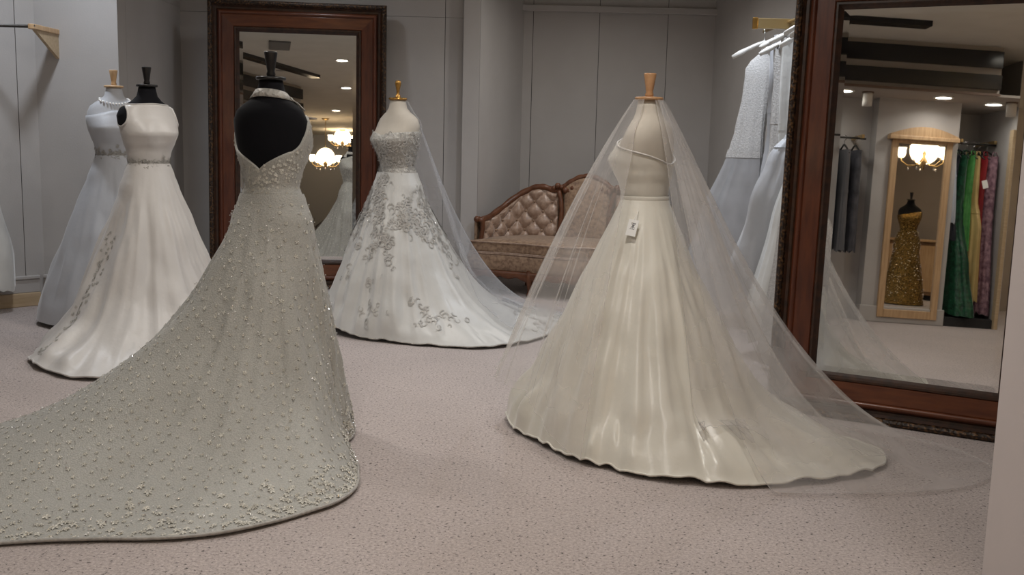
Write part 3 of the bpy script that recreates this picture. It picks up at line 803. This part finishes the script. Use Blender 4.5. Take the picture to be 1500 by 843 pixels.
# ---- E: white gown far left
axE, rzE = (-2.68, 6.92), radians(-60)
dress_form('white dress form with pale wooden finial beside the wall pier', axE, rzE, 'satin_cool', 'oak', dz=.05, sc=1.05)
gE = thing('bridal_gown', 'cool white A-line gown with beaded waist standing behind the satin gown', 'gown', (*axE, 0), (0, 0, rzE))
hemE = polar(axE, rzE, [(-3.22, 6.95), (-3.15, 6.70), (-2.95, 6.52), (-2.62, 6.50), (-2.35, 6.66), (-2.2, 6.88), (-2.25, 7.2), (-2.6, 7.36), (-3.0, 7.30)])
PE = skirt_grid(hemE, 1.09, .6, .34, .34, .3, make_folds(51, [(4, .5), (7, .7), (11, .5)]), .02, N=140, M=36, dz=.04, sc=1.05, zhem=lambda a: .03)
MB().grid(PE, closeu=True).build('skirt', 'satin_cool', gE, True)
BE = bodice_grid(lambda a: 1.36 + .02 * cos(2 * a), 1.085, .010, dz=.045, sc=1.05)
MB().grid(BE, closeu=True).build('bodice', 'satin_cool', gE, True)
wb = MB(); rnd = random.Random(14)
for k in range(200):
    a = rnd.random() * 2 * pi; z = 1.10 + rnd.gauss(0, .022)
    add_flower(wb, torso_pt(z, a, .012, 1.05) + Vector((0, 0, .045)), Vector((cos(a), sin(a), 0)), .012, rnd.random() * 6)
stuff(wb.build('waist_lace', 'applique', gE))
nk = thing('necklace', 'pearl necklace round the neck of the white dress form', 'necklace', (*axE, 0), (0, 0, rzE))
for k in range(30):
    a = 2 * pi * k / 30
    p = torso_pt(1.452 - .035 * max(0, cos(a)), a, .009, 1.05) + Vector((0, 0, .05))
    MB().sphere(p, .0075, 8, 5).build('pearl', 'pearl', nk, True)

# ------------------------------------------------------------------ settee
SO = thing('settee', 'antique carved settee with button-tufted bronze upholstery in the alcove', 'sofa', (0.53, 8.66, 0), (0, 0, radians(-17)))
HL = .86
def back_path(u):      # u in -1..1 along the back, plan view
    x = HL * sin(u * pi / 2 * .99) if abs(u) > .6 else None
    s = abs(u)
    # straight middle, rounded ends coming forward
    if s < .62: px, py = u / .62 * .52, .34
    else:
        q = (s - .62) / .38
        px = .52 + .30 * sin(q * pi / 2); py = .34 - .42 * (1 - cos(q * pi / 2)) - .04 * q * q
        px = math.copysign(px, u)
    return px, py
def crest(u):
    s = abs(u)
    if s < .26: return .905 + .10 * cos(s / .26 * pi / 2)
    if s < .36: return .905 - .035 * sin((s - .26) / .10 * pi / 2)
    q = (s - .36) / .64
    return .87 + .03 * sin(min(1, q / .45) * pi) - .245 * sm(.38, .95, q)
SEAT = .455
def back_pt(u, v, depth):
    x, y = back_path(u); e = .002
    x2, y2 = back_path(u + e); tx, ty = x2 - x, y2 - y; l = math.hypot(tx, ty); nx, ny = ty / l, -tx / l
    if y2 is None: pass
    z = SEAT - .04 + (crest(u) - .03 - SEAT + .04) * v
    rake = .06 * v * (1 - sm(.7, 1, abs(u)))
    return Vector((x + nx * depth, y + ny * depth + rake, z))
def arclen(u0, u1, n=60):
    L = [0]; pp = back_path(u0)
    for k in range(1, n + 1):
        q = back_path(u0 + (u1 - u0) * k / n); L.append(L[-1] + math.hypot(q[0] - pp[0], q[1] - pp[1])); pp = q
    return L
def tufted(u0, u1, nm):
    nu, nv = 84, 40
    P = []; buttons = []
    L = arclen(u0, u1, nu - 1)
    for i in range(nu):
        u = u0 + (u1 - u0) * i / (nu - 1); row = []
        for j in range(nv):
            v = j / (nv - 1)
            h = (crest(u) - SEAT) * v
            a = L[i] / .082 + h / .082; b = L[i] / .082 - h / .082
            pf = (abs(sin(pi * a / 2 + .6)) * abs(sin(pi * b / 2 + .6))) ** .45
            edge = min(1, v / .08, (1 - v) / .06, i / 4 + .2, (nu - 1 - i) / 4 + .2)
            row.append(back_pt(u, v, .012 + .044 * pf * edge))
        P.append(row)
    o = MB().grid(P).build(nm, 'upholstery_pink', SO, True)
    # buttons at the crossings
    for p_ in range(-18, 36):
        for q_ in range(-18, 36):
            a = (p_ - .6 / pi) * 2; b = (q_ - .6 / pi) * 2
            sl, h = (a + b) / 2 * .082, (a - b) / 2 * .082
            if 0.03 < sl < L[-1] - .03 and .03 < h:
                i = min(range(nu), key=lambda k: abs(L[k] - sl)); u = u0 + (u1 - u0) * i / (nu - 1)
                v = h / (crest(u) - SEAT)
                if v < .9:
                    MB().sphere(back_pt(u, v, .026), .011, 8, 4).build('button', 'upholstery', o, True)
tufted(-.985, -.30, 'tufted_back_panel')
tufted(.30, .985, 'tufted_back_panel')
P = [[back_pt(-.245 + .49 * i / 30, j / 16, .02 + .05 * sqrt(max(0, sin(pi * min(1, max(0, (i / 30))))) * max(0, sin(pi * (.08 + .84 * j / 16))))) for j in range(17)] for i in range(31)]
MB().grid(P).build('centre_back_panel', 'upholstery', SO, True)
P = [[back_pt(-1 + 2 * i / 80, j / 10, -.03) for j in range(11)] for i in range(81)]
MB().grid(P).build('back_cover', 'upholstery', SO, True, solid=.02)
# carved crest rail and the frame posts
pts = [back_pt(-1 + 2 * i / 120, 1.0, .01) + Vector((0, 0, .012)) for i in range(121)]
rad = [.023 + .006 * abs(sin(i * .55)) for i in range(121)]
MB().tube(pts, rad, 8).build('crest_rail', 'carved_wood', SO, True)
for sg in (-1, 1):
    pts = [back_pt(sg * (.30 - .045 * sin(pi * k / 14)), k / 14, .045) for k in range(15)]
    MB().tube(pts, .020, 8).build('divider_post', 'carved_wood', SO, True)
    orn = MB()
    c = back_pt(sg * .30, 1.0, .02)
    for k in range(6):
        orn.sphere(c + Vector((sg * (-.05 + .035 * k) * -1, -.01, .02 + .022 * sin(k * 1.3))), .024 + .006 * (k % 2), 8, 5)
    orn.build('carved_leaf', 'carved_wood', SO, True)
    # arm post at the end of the curved back
    e = back_pt(sg * .995, 1.0, .02)
    pz = MB()
    pz.tube([(e.x, e.y + .0, .33), (e.x + sg * .012, e.y - .01, .42), (e.x - sg * .004, e.y - .005, .52), (e.x, e.y, e.z), (e.x + sg * .03, e.y - .03, e.z + .02)], [.028, .022, .020, .026, .024], 8)
    pz.sphere((e.x + sg * .04, e.y - .035, e.z + .015), .028, 10, 6)
    pz.build('arm_post', 'carved_wood', SO, True)
    MB().sphere((sg * (HL + .0), -.11, .30), .034, 10, 6).build('carved_knuckle', 'carved_wood', SO, True)
def front_y(x): return -.26 - .12 * (1 - (x / HL) ** 2) - .03 * cos(x / HL * pi * 2)
def slab(nm, ma, z0, z1, ins, puff=0.0, r=.02):
    N = 60; m = MB()
    out = []
    for i in range(N + 1):
        x = -HL + 2 * HL * i / N; out.append((x * (1 - ins / HL), front_y(x) + ins))
    for i in range(24, -1, -1):
        u = -1 + 2 * i / 24; x, y = back_path(u); out.append((x * (1 - (ins + .01) / HL), y - .01))
    c = Vector((0, 0, 0)); rings = []
    for zz, s in ((z0, .985), (z0 + r * .5, 1), (z1 - r, 1), (z1 - r * .3, .992), (z1, .97), (z1 + puff * .6, .8), (z1 + puff, .45), (z1 + puff, .02)):
        rings.append([(x * s, y * s if s < .97 else y * s, zz) for x, y in out])
    m.grid(rings, closev=True); m.cap(rings[0], True); m.cap(rings[-1])
    return m.build(nm, ma, SO, True)
slab('seat_cushion', 'upholstery', .345, .445, .005, .025)
slab('seat_rail', 'upholstery', .205, .335, -.008, 0, .01)
for zz, nm in ((.342, 'rail_welt'), (.438, 'cushion_welt'), (.352, 'cushion_welt')):
    pts = [(-HL + 2 * HL * i / 60, front_y(-HL + 2 * HL * i / 60) - .006, zz) for i in range(61)]
    MB().tube([(p[0] * .995, p[1], p[2]) for p in pts], .006, 6).build(nm, 'upholstery_pink', SO, True)
# scalloped wooden apron
N = 80; ap = MB(); P = []
for i in range(N + 1):
    x = -HL + 2 * HL * i / N; y = front_y(x) - .012
    zb = .155 - .018 * abs(sin(x * pi / .14)) - .02 * exp(-((abs(x) - .3) / .06) ** 2)
    P.append([(x, y, .205), (x, y - .012, .19), (x, y - .012, zb + .01), (x, y, zb), (x, y + .02, zb), (x, y + .02, .205)])
ap.grid(P, closev=True); ap.build('carved_apron', 'carved_wood', SO, True)
for x, y in ((-HL + .06, front_y(-HL + .06) + .03), (-.30, front_y(.30) + .02), (.30, front_y(.30) + .02), (HL - .06, front_y(HL - .06) + .03), (-.5, .30), (.5, .30)):
    MB().tube([(x, y, .21), (x, y - .02, .16), (x, y - .012, .10), (x, y, .05), (x, y - .014, .018), (x, y - .02, .0)], [.035, .034, .024, .017, .022, .020], 10).build('leg', 'carved_wood', SO, True)

# ------------------------------------------------------------------ hanging gowns
def hanger(label, pos, rz, w, padded, group, rail_z):
    t = thing('padded_hanger' if padded else 'coat_hanger', label, 'hanger', pos, (0, 0, rz), group)
    ma = 'hanger_satin' if padded else 'hanger_black'
    pts = [(w * (k / 8 - .5) * 1.0, 0, -.105 * (abs(k / 8 - .5) * 2) ** 1.2) for k in range(9)]
    MB().tube(pts, [.014 if padded else .007] + [.019 if padded else .010] + [.0145 if padded else .010] * 5 + [.019 if padded else .010] + [.014 if padded else .008], 8).build('hanger_bar', ma, t, True)
    hz = rail_z - pos[2]
    hk = [(0, 0, .015), (0, 0, hz - .02)] + [(0, .024 * cos(q) - .0, hz + .0 + .026 * sin(q)) for q in [radians(a) for a in (-60, -10, 40, 90, 140, 185)]]
    hk[1] = (0, 0, hz - .035)
    MB().tube(hk, .0035, 6).build('hook', 'chrome', t, True)
    return t
def hung_gown(label, pos, rz, zb, sect, ma, group=None, straps=True, seed=1, bodice_ma=None, amp=.02, split=.45, cat='gown', name='hanging_gown'):
    """sect: list of (fraction down, half width to -x, half width to +x, half depth)"""
    t = thing(name, label, cat, pos, (0, 0, rz), group)
    L = pos[2] - zb; fo = make_folds(seed, [(5, .5), (9, .9), (14, .7)])
    N, M = 48, 34; S = sorted(sect)
    P = []
    for j in range(M):
        q = j / (M - 1); a_, b_, d_ = lerp_tab(S, q)
        row = []
        for k in range(N):
            a = 2 * pi * k / N; c, s = cos(a), sin(a)
            rx = b_ if c > 0 else a_
            f = 1 + (amp / max(.05, min(rx, d_))) * fo(a, q * 2) * q * .6
            row.append(Vector((rx * c * f, d_ * s * f, -.05 - (L - .05) * q - (.02 * fo(a, 3) * q * q if q > .9 else 0))))
        P.append(row)
    js = int(split * M)
    o1 = MB().grid(P[:js + 1], closev=True); o1.build('bodice', bodice_ma or ma, t, True)
    MB().grid(P[js:], closev=True).build('skirt', ma, t, True)
    MB().grid([[p + Vector((p.x * .03, p.y * .05, 0)) for p in P[js + d]] for d in (0, 1)], closev=True).build('waist_seam', bodice_ma or ma, t, True)
    if straps:
        for sg in (-1, 1):
            x0 = (S[0][1] if sg < 0 else S[0][2]) * .75 * sg
            MB().tube([(x0, -S[0][3] * .8, -.06), (x0 * .9, -.02, .0), (x0 * .9, .02, .0), (x0, S[0][3] * .8, -.06)], .006, 6).build('strap', bodice_ma or ma, t, True)
    return t, P

# right-hand rail
rail = thing('hanging_rail', 'gilt hanging rail with bracket holding the white gowns beside the mirror', 'rail', (1.74, 7.45, 2.10))
rd = Vector((0.06, -2.15, 0)); MB().tube([(0, 0, 0), rd], .012, 8).build('rod', 'brass', rail, True)
for q in (.28, .9):
    c = rd * q
    MB().box(c.x - .23, c.x + .46 + .16 * q, c.y - .012, c.y + .012, -.045, .02).build('bracket_arm', 'brass', rail, bevel=.004)
    MB().box(c.x - .235, c.x - .20, c.y - .016, c.y + .016, -.05, .025).build('bracket_tip', 'gold_knob', rail, bevel=.006)
def on_rail(q): return Vector((1.74, 7.45, 0)) + rd * q
HZ = 2.02
G = 'white gowns on the wall rail'
lab = ['strappy beaded tulle gown hanging outermost on the wall rail', 'pale blue-white satin gown hanging behind the beaded tulle gown', 'grey-white lace gown squeezed between satin gowns on the rail',
       'slim ivory gown squeezed behind the lace gown on the rail', 'heavy white satin gown with full skirt swinging out past the mirror edge', 'cream silk gown with bunched hem hanging close behind the mirror frame', 'long cream lace gown hanging highest beside the mirror frame', 'plain white gown hanging last before the mirror frame']
SECT = [
    [(0, .02, .02, .02), (.035, .09, .08, .03), (.06, .12, .09, .045), (.16, .13, .07, .05), (.30, .17, .04, .06), (.36, .20, .04, .07), (.6, .36, .05, .09), (1, .56, .08, .11)],
    [(0, .14, .11, .03), (.15, .13, .10, .04), (.5, .12, .10, .05), (.8, .15, .10, .06), (1, .17, .10, .06)],
    [(0, .12, .14, .03), (.2, .10, .13, .04), (.5, .10, .12, .05), (.75, .15, .14, .06), (1, .18, .15, .07)],
    [(0, .14, .12, .03), (.2, .13, .12, .04), (.5, .11, .12, .04), (.75, .15, .14, .06), (1, .2, .15, .07)],
    [(0, .12, .16, .03), (.2, .10, .15, .05), (.34, .12, .14, .06), (.42, .24, .14, .09), (.6, .36, .16, .12), (.85, .44, .18, .12), (1, .36, .16, .11)],
    [(0, .14, .16, .03), (.2, .12, .15, .05), (.38, .11, .14, .06), (.6, .22, .2, .10), (.9, .34, .24, .13), (1, .30, .2, .12)],
    [(0, .15, .16, .03), (.2, .14, .15, .05), (.38, .12, .14, .06), (.6, .2, .2, .09), (1, .26, .26, .11)],
    [(0, .15, .16, .03), (.2, .13, .15, .05), (.38, .12, .14, .06), (.6, .18, .2, .09), (1, .24, .26, .11)]]
MM = ['tulle_dense', 'satin_cool', 'lace_fine', 'silk_white', 'satin_cool', 'silk_white', 'lace_fine', 'silk_white']
BM = ['lace_fine', 'satin_cool', 'lace_fine', 'silk_white', 'satin_cool', 'lace_fine', 'lace_fine', 'silk_white']
QQ = [.10, .20, .28, .36, .47, .58, .70, .80]
HX = [-.05, .06, .03, .05, .03, .0, -.05, -.06]
HY = [-.035, .01, -.045, .015, -.03, .02, -.02, .03]
RA = [-8, 14, 4, -4, 16, 4, 12, 6]
HH = [.10, .80, .70, .5, .30, .10, .1, .1]
for k in range(8):
    p = on_rail(QQ[k]); p.x += 0
    hanger('white padded hanger of the ' + lab[k].split(' hanging')[0].split(' squeezed')[0].split(' with')[0], (p.x + HX[k], p.y, HZ + .02 + HY[k]), radians(RA[k]), .42, True, 'padded hangers', 2.10)
    hung_gown(lab[k], (p.x + HX[k], p.y, HZ + HY[k]), radians(RA[k]), HH[k], SECT[k], MM[k], G, True, 60 + k, BM[k], .035, .36)
# left rod by the pier
rl = thing('hanging_rod', 'dark hanging rod on a wooden bracket fixed to the wall pier', 'rail', (-3.30, 7.5, 1.96))
MB().box(-.02, .02, -.40, 0.0, .0, .035).build('bracket_arm', 'oak', rl, bevel=.004)
m = MB(); 
for x in (-.011, .011): pass
m.v = [(-.011, 0, 0), (-.011, -.36, 0), (-.011, 0, -.17), (.011, 0, 0), (.011, -.36, 0), (.011, 0, -.17)]
m.f = [(0, 1, 2), (3, 5, 4), (0, 3, 4, 1), (1, 4, 5, 2), (2, 5, 3, 0)]
m.build('bracket_gusset', 'pine', rl)
MB().tube([(.02, -.385, .018), (-1.45, -.385 , .02)], .011, 8).build('rod', 'rod_dark', rl, True)
hanger('white padded hanger of the cream gown on the dark rod', (-3.78, 7.115, 1.87), radians(80), .38, True, 'padded hangers', 1.98)
hung_gown('cream layered gown hanging from the dark rod by the angled wall', (-3.78, 7.115, 1.86), radians(80), .16, [(0, .15, .15, .05), (.2, .14, .14, .07), (.4, .12, .12, .08), (.6, .2, .2, .16), (.85, .3, .3, .24), (1, .28, .28, .26)], 'silk_white', None, True, 71, 'lace_white', .03)

# ------------------------------------------------------------------ shop area seen in the mirrors
Wp = Vector((-2.4, -0.65, 0)); Wn = Vector((0.848, 0.530, 0)); Wu = Vector((0.530, -0.848, 0)); RZW = atan2(0.848, -0.530)
def wl(u, out, z): return Wp + Wu * u + Wn * out + Vector((0, 0, z))
def wbox(name, ma, u0, u1, o0, o1, z0, z1, parent=None, bevel=0):
    # local x = -u, local -y = out of the wall
    c = wl(0, 0, 0)
    o = MB().box(-u1, -u0, -o1, -o0, z0, z1).build(name, ma, parent, bevel=bevel)
    if parent is None:
        o.location = c; o.rotation_euler = (0, 0, RZW)
    return o
def wthing(name, label, cat, u, out, z, group=None):
    return thing(name, label, cat, wl(u, out, z), (0, 0, RZW), group)
struct(wbox('wall_dress_bay', 'wall', -7.2, -.30, -.3, -.18, 0, CEIL), 'pale wall behind the dark garments', 'wall')
struct(wbox('wall_mirror_pilaster', 'wall', -.30, .60, -.3, 0, 0, CEIL), 'pale pilaster carrying the arched oak mirror', 'wall')
struct(wbox('baseboard_pilaster', 'wall', -.32, .62, -.1, .025, 0, .18, bevel=.01), 'plain base of the mirror pilaster', 'baseboard')
struct(wbox('wall_closet_back', 'wall', .60, 1.3, -1.0, -.9, 0, CEIL), 'pale back wall of the coloured gown bay', 'wall')
struct(wbox('wall_closet_left', 'wall', .52, .60, -1.0, -.3, 0, CEIL), 'side wall of the coloured gown bay', 'wall')
struct(wbox('wall_closet_right', 'wall', 1.22, 1.30, -1.0, .0, 0, CEIL), 'end wall of the coloured gown bay', 'wall')
struct(wbox('trim_2', 'pine', 1.18, 1.22, -.06, .02, 0, 2.2, bevel=.006), 'slim wooden edge strip of the gown bay', 'trim')
struct(wbox('soffit', 'soffit', -7.2, 1.30, -1.0, .62, 2.45, 2.475), 'lowered ceiling over the gown bays', 'ceiling')
fa = wbox('soffit_fascia', 'soffit', -7.2, .70, .60, .64, 2.475, CEIL)
struct(fa, 'stepped front of the lowered ceiling with two glossy black bands', 'trim')
wbox('black_band', 'black_gloss', -7.2, .69, .642, .69, 2.73, 2.90, fa, .004)
wbox('black_band', 'black_gloss', -7.2, .69, .642, .70, 2.51, 2.66, fa, .004)
wbox('brown_edge', 'brown_trim', -7.2, .70, .642, .67, 2.45, 2.475, fa)
struct(wbox('ceiling_band', 'black_gloss', -5.6, -.45, 1.5, 1.66, CEIL - .05, CEIL), 'dark glossy band across the cream ceiling', 'trim')  # thin dark strip along the upper ceiling
# side wall that closes the gown bay towards the rear of the shop
p1 = wl(1.28, -.95, 0)
o = MB().box(0, 8.5, -.05, .05, 0, CEIL).build('wall_rear_left', 'wall_brownish'); o.location = p1; o.rotation_euler = (0, 0, atan2(-1, -.12)); struct(o, 'grey wall running to the rear of the shop', 'wall')
pl = wbox('bay_shade_block', 'shade_block', .61, 1.21, -.88, -.03, 0, .10); tag(pl, 'low dark block standing in for shade under the coloured gowns', 'shade_block')  # dark block put in for the shade the gowns cast here
# arched oak mirror
am = wthing('arched_mirror', 'tall oak-framed wall mirror with an arched cornice on the pilaster', 'mirror', .20, 0.0, .0)
w, z0, z1 = .66, .06, 2.02
for sg in (-1, 1):
    MB().box(min(sg * w / 2, sg * (w / 2 - .07)), max(sg * w / 2, sg * (w / 2 - .07)), -.045, -.001, z0, z1).build('side_stile', 'oak', am, bevel=.006)
MB().box(-w / 2 + .07, w / 2 - .07, -.045, -.001, z0, z0 + .09).build('bottom_rail', 'oak', am, bevel=.006)
MB().box(-w / 2 + .07, w / 2 - .07, -.045, -.001, z1 - .05, z1).build('top_rail', 'oak', am, bevel=.006)
arch = MB(); K = 24; fr = []; bk = []
top = [(-w / 2 - .04 + (w + .08) * k / K, z1 + .045 + .09 * sin(pi * k / K)) for k in range(K + 1)]
for y, L_ in ((-.085, fr), (-.001, bk)):
    L_ += [(x, y, z) for x, z in top] + [(w / 2 + .04, y, z1), (-w / 2 - .04, y, z1)]
arch.cap(fr); arch.cap(bk, True); arch.grid([fr, bk], closev=True); arch.build('arched_cornice', 'oak', am)
MB().box(-w / 2 - .05, w / 2 + .05, -.10, -.001, z1 - .012, z1 + .03).build('cornice_ledge', 'oak', am, bevel=.006)
MB().quad((-w / 2 + .068, -.02, z0 + .088), (w / 2 - .068, -.02, z0 + .088), (w / 2 - .068, -.02, z1 - .048), (-w / 2 + .068, -.02, z1 - .048)).build('mirror_glass', 'mirror', am)
MB().box(-w / 2 + .01, w / 2 - .01, -.012, -.001, z0 + .01, z1 - .01).build('back_board', 'backing', am)
# coloured gown rail
rr = wthing('hanging_rail', 'slim rail with brass brackets above the coloured gowns', 'rail', .91, -.42, 2.06)
MB().tube([(-.30, 0, 0), (.30, 0, 0)], .011, 8).build('rod', 'rod_dark', rr, True)
for x in (.10, -.28): MB().box(x - .015, x + .015, -.03, .48, .01, .05).build('bracket_arm', 'brass', rr, bevel=.004)
CG = [
    (.65, 'short pale blue garment hanging nearest the arched mirror', 'paleblue_cloth', 1.15, [(0, .19, .19, .04), (1, .24, .22, .07)], .3),
    (.70, 'dark navy gown hanging beside the pale blue garment', 'navy', .95, [(0, .18, .18, .03), (.4, .14, .14, .03), (1, .20, .2, .04)], .36),
    (.79, 'dark green ruffled gown with a full trailing skirt', 'green_taffeta', .12, [(0, .17, .17, .05), (.3, .14, .14, .07), (.42, .17, .16, .09), (.7, .34, .24, .12), (1, .5, .3, .18)], .33),
    (.88, 'bright green slim gown hanging next to the dark green gown', 'green_bright', .85, [(0, .17, .17, .035), (.4, .15, .15, .04), (1, .18, .18, .05)], .36),
    (.96, 'yellow satin gown hanging between green and red gowns', 'yellow_satin', .28, [(0, .13, .13, .035), (.3, .15, .15, .05), (.5, .26, .2, .05), (1, .30, .24, .07)], .36),
    (1.02, 'deep red gown almost hidden between yellow and mauve gowns', 'red_satin', .5, [(0, .17, .17, .035), (.4, .15, .15, .04), (1, .20, .2, .05)], .36),
    (1.11, 'mauve floral print gown hanging at the end of the bay', 'mauve_print', .14, [(0, .2, .19, .05), (.4, .2, .18, .07), (1, .28, .25, .09)], .36)]
for k, (u, lb, ma, zb, se, sp) in enumerate(CG):
    p = wl(u, -.42, 2.0)
    hanger('black hanger of the ' + lb.split(' hanging')[0].split(' with')[0].split(' almost')[0], (p.x, p.y, 1.985), RZW + radians(90 - 14), .40, False, 'black hangers', 2.06)
    hung_gown(lb, (p.x, p.y, 1.97), RZW + radians(90 - 14), zb, se, ma, None, True, 90 + k, None, .02 if ma != 'green_taffeta' else .035, sp)
tagp = wl(1.02, -.18, 1.60)
tt = MB().box(-.03, .03, -.002, .002, -.045, .045).build('price_tag', 'card'); tt.location = tagp; tt.rotation_euler = (0, .3, RZW); tag(tt, 'white price tag on the mauve print gown', 'tag')
# dark garments left of the pilaster
rr = wthing('hanging_rail', 'rail with dark coats on the pale wall beyond the pilaster', 'rail', -1.0, .12, 1.98)
MB().tube([(-.55, 0, 0), (.9, 0, 0)], .011, 8).build('rod', 'rod_dark', rr, True)
for x in (-.5, .2): MB().box(x - .015, x + .015, -.06, .30, .0, .04).build('bracket_arm', 'brass', rr, bevel=.004)
for k, (u, lb, ma) in enumerate([(-.56, 'charcoal long coat hanging beside the pilaster', 'charcoal_cloth'), (-.68, 'grey long coat hanging second from the pilaster', 'grey_cloth'), (-.80, 'black long coat hanging third from the pilaster', 'navy'), (-.92, 'mottled charcoal coat hanging fourth from the pilaster', 'charcoal_cloth')]):
    p = wl(u, .12, 1.93)
    hanger('black hanger of the ' + lb.split(' hanging')[0], (p.x, p.y, 1.905), RZW + radians(90), .40, False, 'black hangers', 1.98)
    hung_gown(lb, (p.x, p.y, 1.89), RZW + radians(90), .75, [(0, .2, .2, .045), (.2, .21, .21, .05), (1, .22, .22, .06)], ma, 'dark coats', False, 120 + k, None, .01, .4, 'coat', 'long_coat')
for u, ou in ((-.55, .35), (1.0, .3)):
    t = wthing('spotlight', 'white cylinder spotlight under the lowered ceiling ' + ('by the coats' if u < 0 else 'by the coloured gowns'), 'spotlight', u, ou, 2.45)
    MB().lathe([(.06, 0), (.06, -.012), (.02, -.012)], 18).build('mount', 'brown_trim', t, True)
    MB().lathe([(.045, -.01), (.05, -.03), (.05, -.15), (.042, -.15), (.04, -.05), (.0004, -.05)], 18).build('can', 'lamp_trim', t, True)
for u, w_ in ((.25, 2.0), (.9, 1.4), (-.8, 1.3)):  # lamps over gowns and coats are added to brighten these bays
    p = wl(u, .35 if u != .9 else .1, 2.45)
    downlight(p.x, p.y, 2.45, 'round lamp in the lowered ceiling ' + {.25: 'before the arched mirror', .9: 'added to brighten the coloured gowns', -.8: 'added to brighten the dark coats'}[u], w_, NEUT)

# gold gown, counter and chandelier that the arched mirror shows
dress_form('black dress form wearing the gold sequinned gown', (1.62, 0.0), radians(190), 'form_black', 'black_wood')
gG = thing('evening_gown', 'gold sequinned slim gown on a black form', 'gown', (1.62, 0.0, 0), (0, 0, radians(190)))
PG = skirt_grid(lambda a: .30 + .05 * cos(a), 1.09, .3, .5, .4, .3, make_folds(5, [(5, .5), (9, .5)]), .015, N=90, M=30)
MB().grid(PG, closeu=True).build('skirt', 'gold_sequin', gG, True)
MB().grid(bodice_grid(lambda a: 1.33 + .03 * sin(a), 1.085, .009), closeu=True).build('bodice', 'gold_sequin', gG, True)
sq = MB(); rnd = random.Random(2)
for k in range(420):
    p, n = surf_sample(PG, rnd.uniform(0, 90), rnd.uniform(0, 29)); n = (n + Vector((rnd.gauss(0, .4), rnd.gauss(0, .4), rnd.gauss(0, .4)))).normalized()
    add_bead(sq, p, n, .009)
stuff(sq.build('sequins', 'crystal', gG))
ct = thing('shop_counter', 'long brown wooden counter behind the gold gown', 'counter', (3.6, -0.3, 0))
MB().box(-.25, .5, -1.4, 1.4, .08, .94).build('body', 'counter_wood', ct, bevel=.008)
MB().box(-.30, .55, -1.45, 1.45, .94, .98).build('top', 'oak', ct, bevel=.008)
MB().box(-.20, .5, -1.38, 1.38, 0, .08).build('plinth', 'black_plastic', ct)
for k in range(4): MB().box(-.262, -.25, -1.34 + k * .68, -1.34 + k * .68 + .62, .14, .88).build('front_panel', 'oak', ct, bevel=.004)
chandelier(1.62, -0.12, CEIL, .82, 'brass chandelier with lit white shades above the gold gown', 5)

# things on the ceiling and in the rear area shown by the far mirror
def vent(x, y, label):
    t = thing('ceiling_vent', label, 'vent', (x, y, CEIL))
    MB().box(-.14, .14, -.30, .30, -.02, -.001).build('frame', 'vent', t, bevel=.004)
    for k in range(9): MB().box(-.12, .12, -.27 + k * .066, -.235 + k * .066, -.028, -.02).build('slat', 'vent_slat', t)
vent(-1.9, 3.2, 'dark rectangular air vent in the cream ceiling')
sp = thing('ceiling_speaker', 'small round speaker in the cream ceiling beyond the vent', 'speaker', (-1.86, 1.1, CEIL))
MB().lathe([(.10, 0), (.10, -.015), (.08, -.03), (.0004, -.03)], 20).build('housing', 'lamp_trim', sp, True)
MB().lathe([(.075, -.03), (.07, -.034), (.0004, -.034)], 20).build('grille', 'vent_slat', sp, True)
tr = thing('low_bench', 'dark upholstered bench near the rear wall', 'bench', (-.6, -9.3, 0))
MB().box(-.6, .6, -.25, .25, .36, .48).build('seat', 'navy', tr, bevel=.03)
for x in (-.52, .52):
    for y in (-.18, .18): MB().tube([(x, y, .37), (x, y, 0)], [.025, .018], 8).build('leg', 'black_wood', tr, True)
pl = thing('potted_plant', 'dark leafy plant in a black pot in the rear shop area', 'plant', (-1.1, -6.9, 0))
MB().lathe([(.12, 0), (.16, .3), (.17, .32), (.14, .32), (.0004, .29)], 20).build('pot', 'black_plastic', pl, True)
lf = MB(); rnd = random.Random(3)
for k in range(40):
    a = rnd.random() * 6.28; l = rnd.uniform(.3, .65); e = rnd.uniform(.5, 1.3)
    b = Vector((0, 0, .3)); d = Vector((cos(a) * cos(e), sin(a) * cos(e), sin(e))); s = Vector((-sin(a), cos(a), 0)) * .035
    lf.quad(b, b + d * l * .5 + s, b + d * l + Vector((0, 0, -.1)), b + d * l * .5 - s)
stuff(lf.build('leaves', 'charcoal_cloth', pl))

# hems belong to skirts, bindings to bodices, finials to neck caps
for r in [o for o in bpy.data.objects if o.parent is None and o.type == 'EMPTY']:
    ch = {c.name.split('.')[0]: c for c in r.children}
    for c in list(r.children):
        n = c.name.split('.')[0]
        host = {'hem_piping': 'skirt', 'hem_braid': 'skirt', 'waist_seam': 'bodice', 'neckline_piping': 'bodice', 'armhole_binding': 'bodice', 'strap': 'bodice',
                'halter_strap': 'bodice', 'finial': 'neck_cap', 'hem_edge': 'tulle_sheet', 'side_edge': 'tulle_sheet', 'carved_leaf': 'crest_rail', 'cushion_welt': 'seat_cushion', 'rail_welt': 'seat_rail'}.get(n)
        if host and host in ch: c.parent = ch[host]
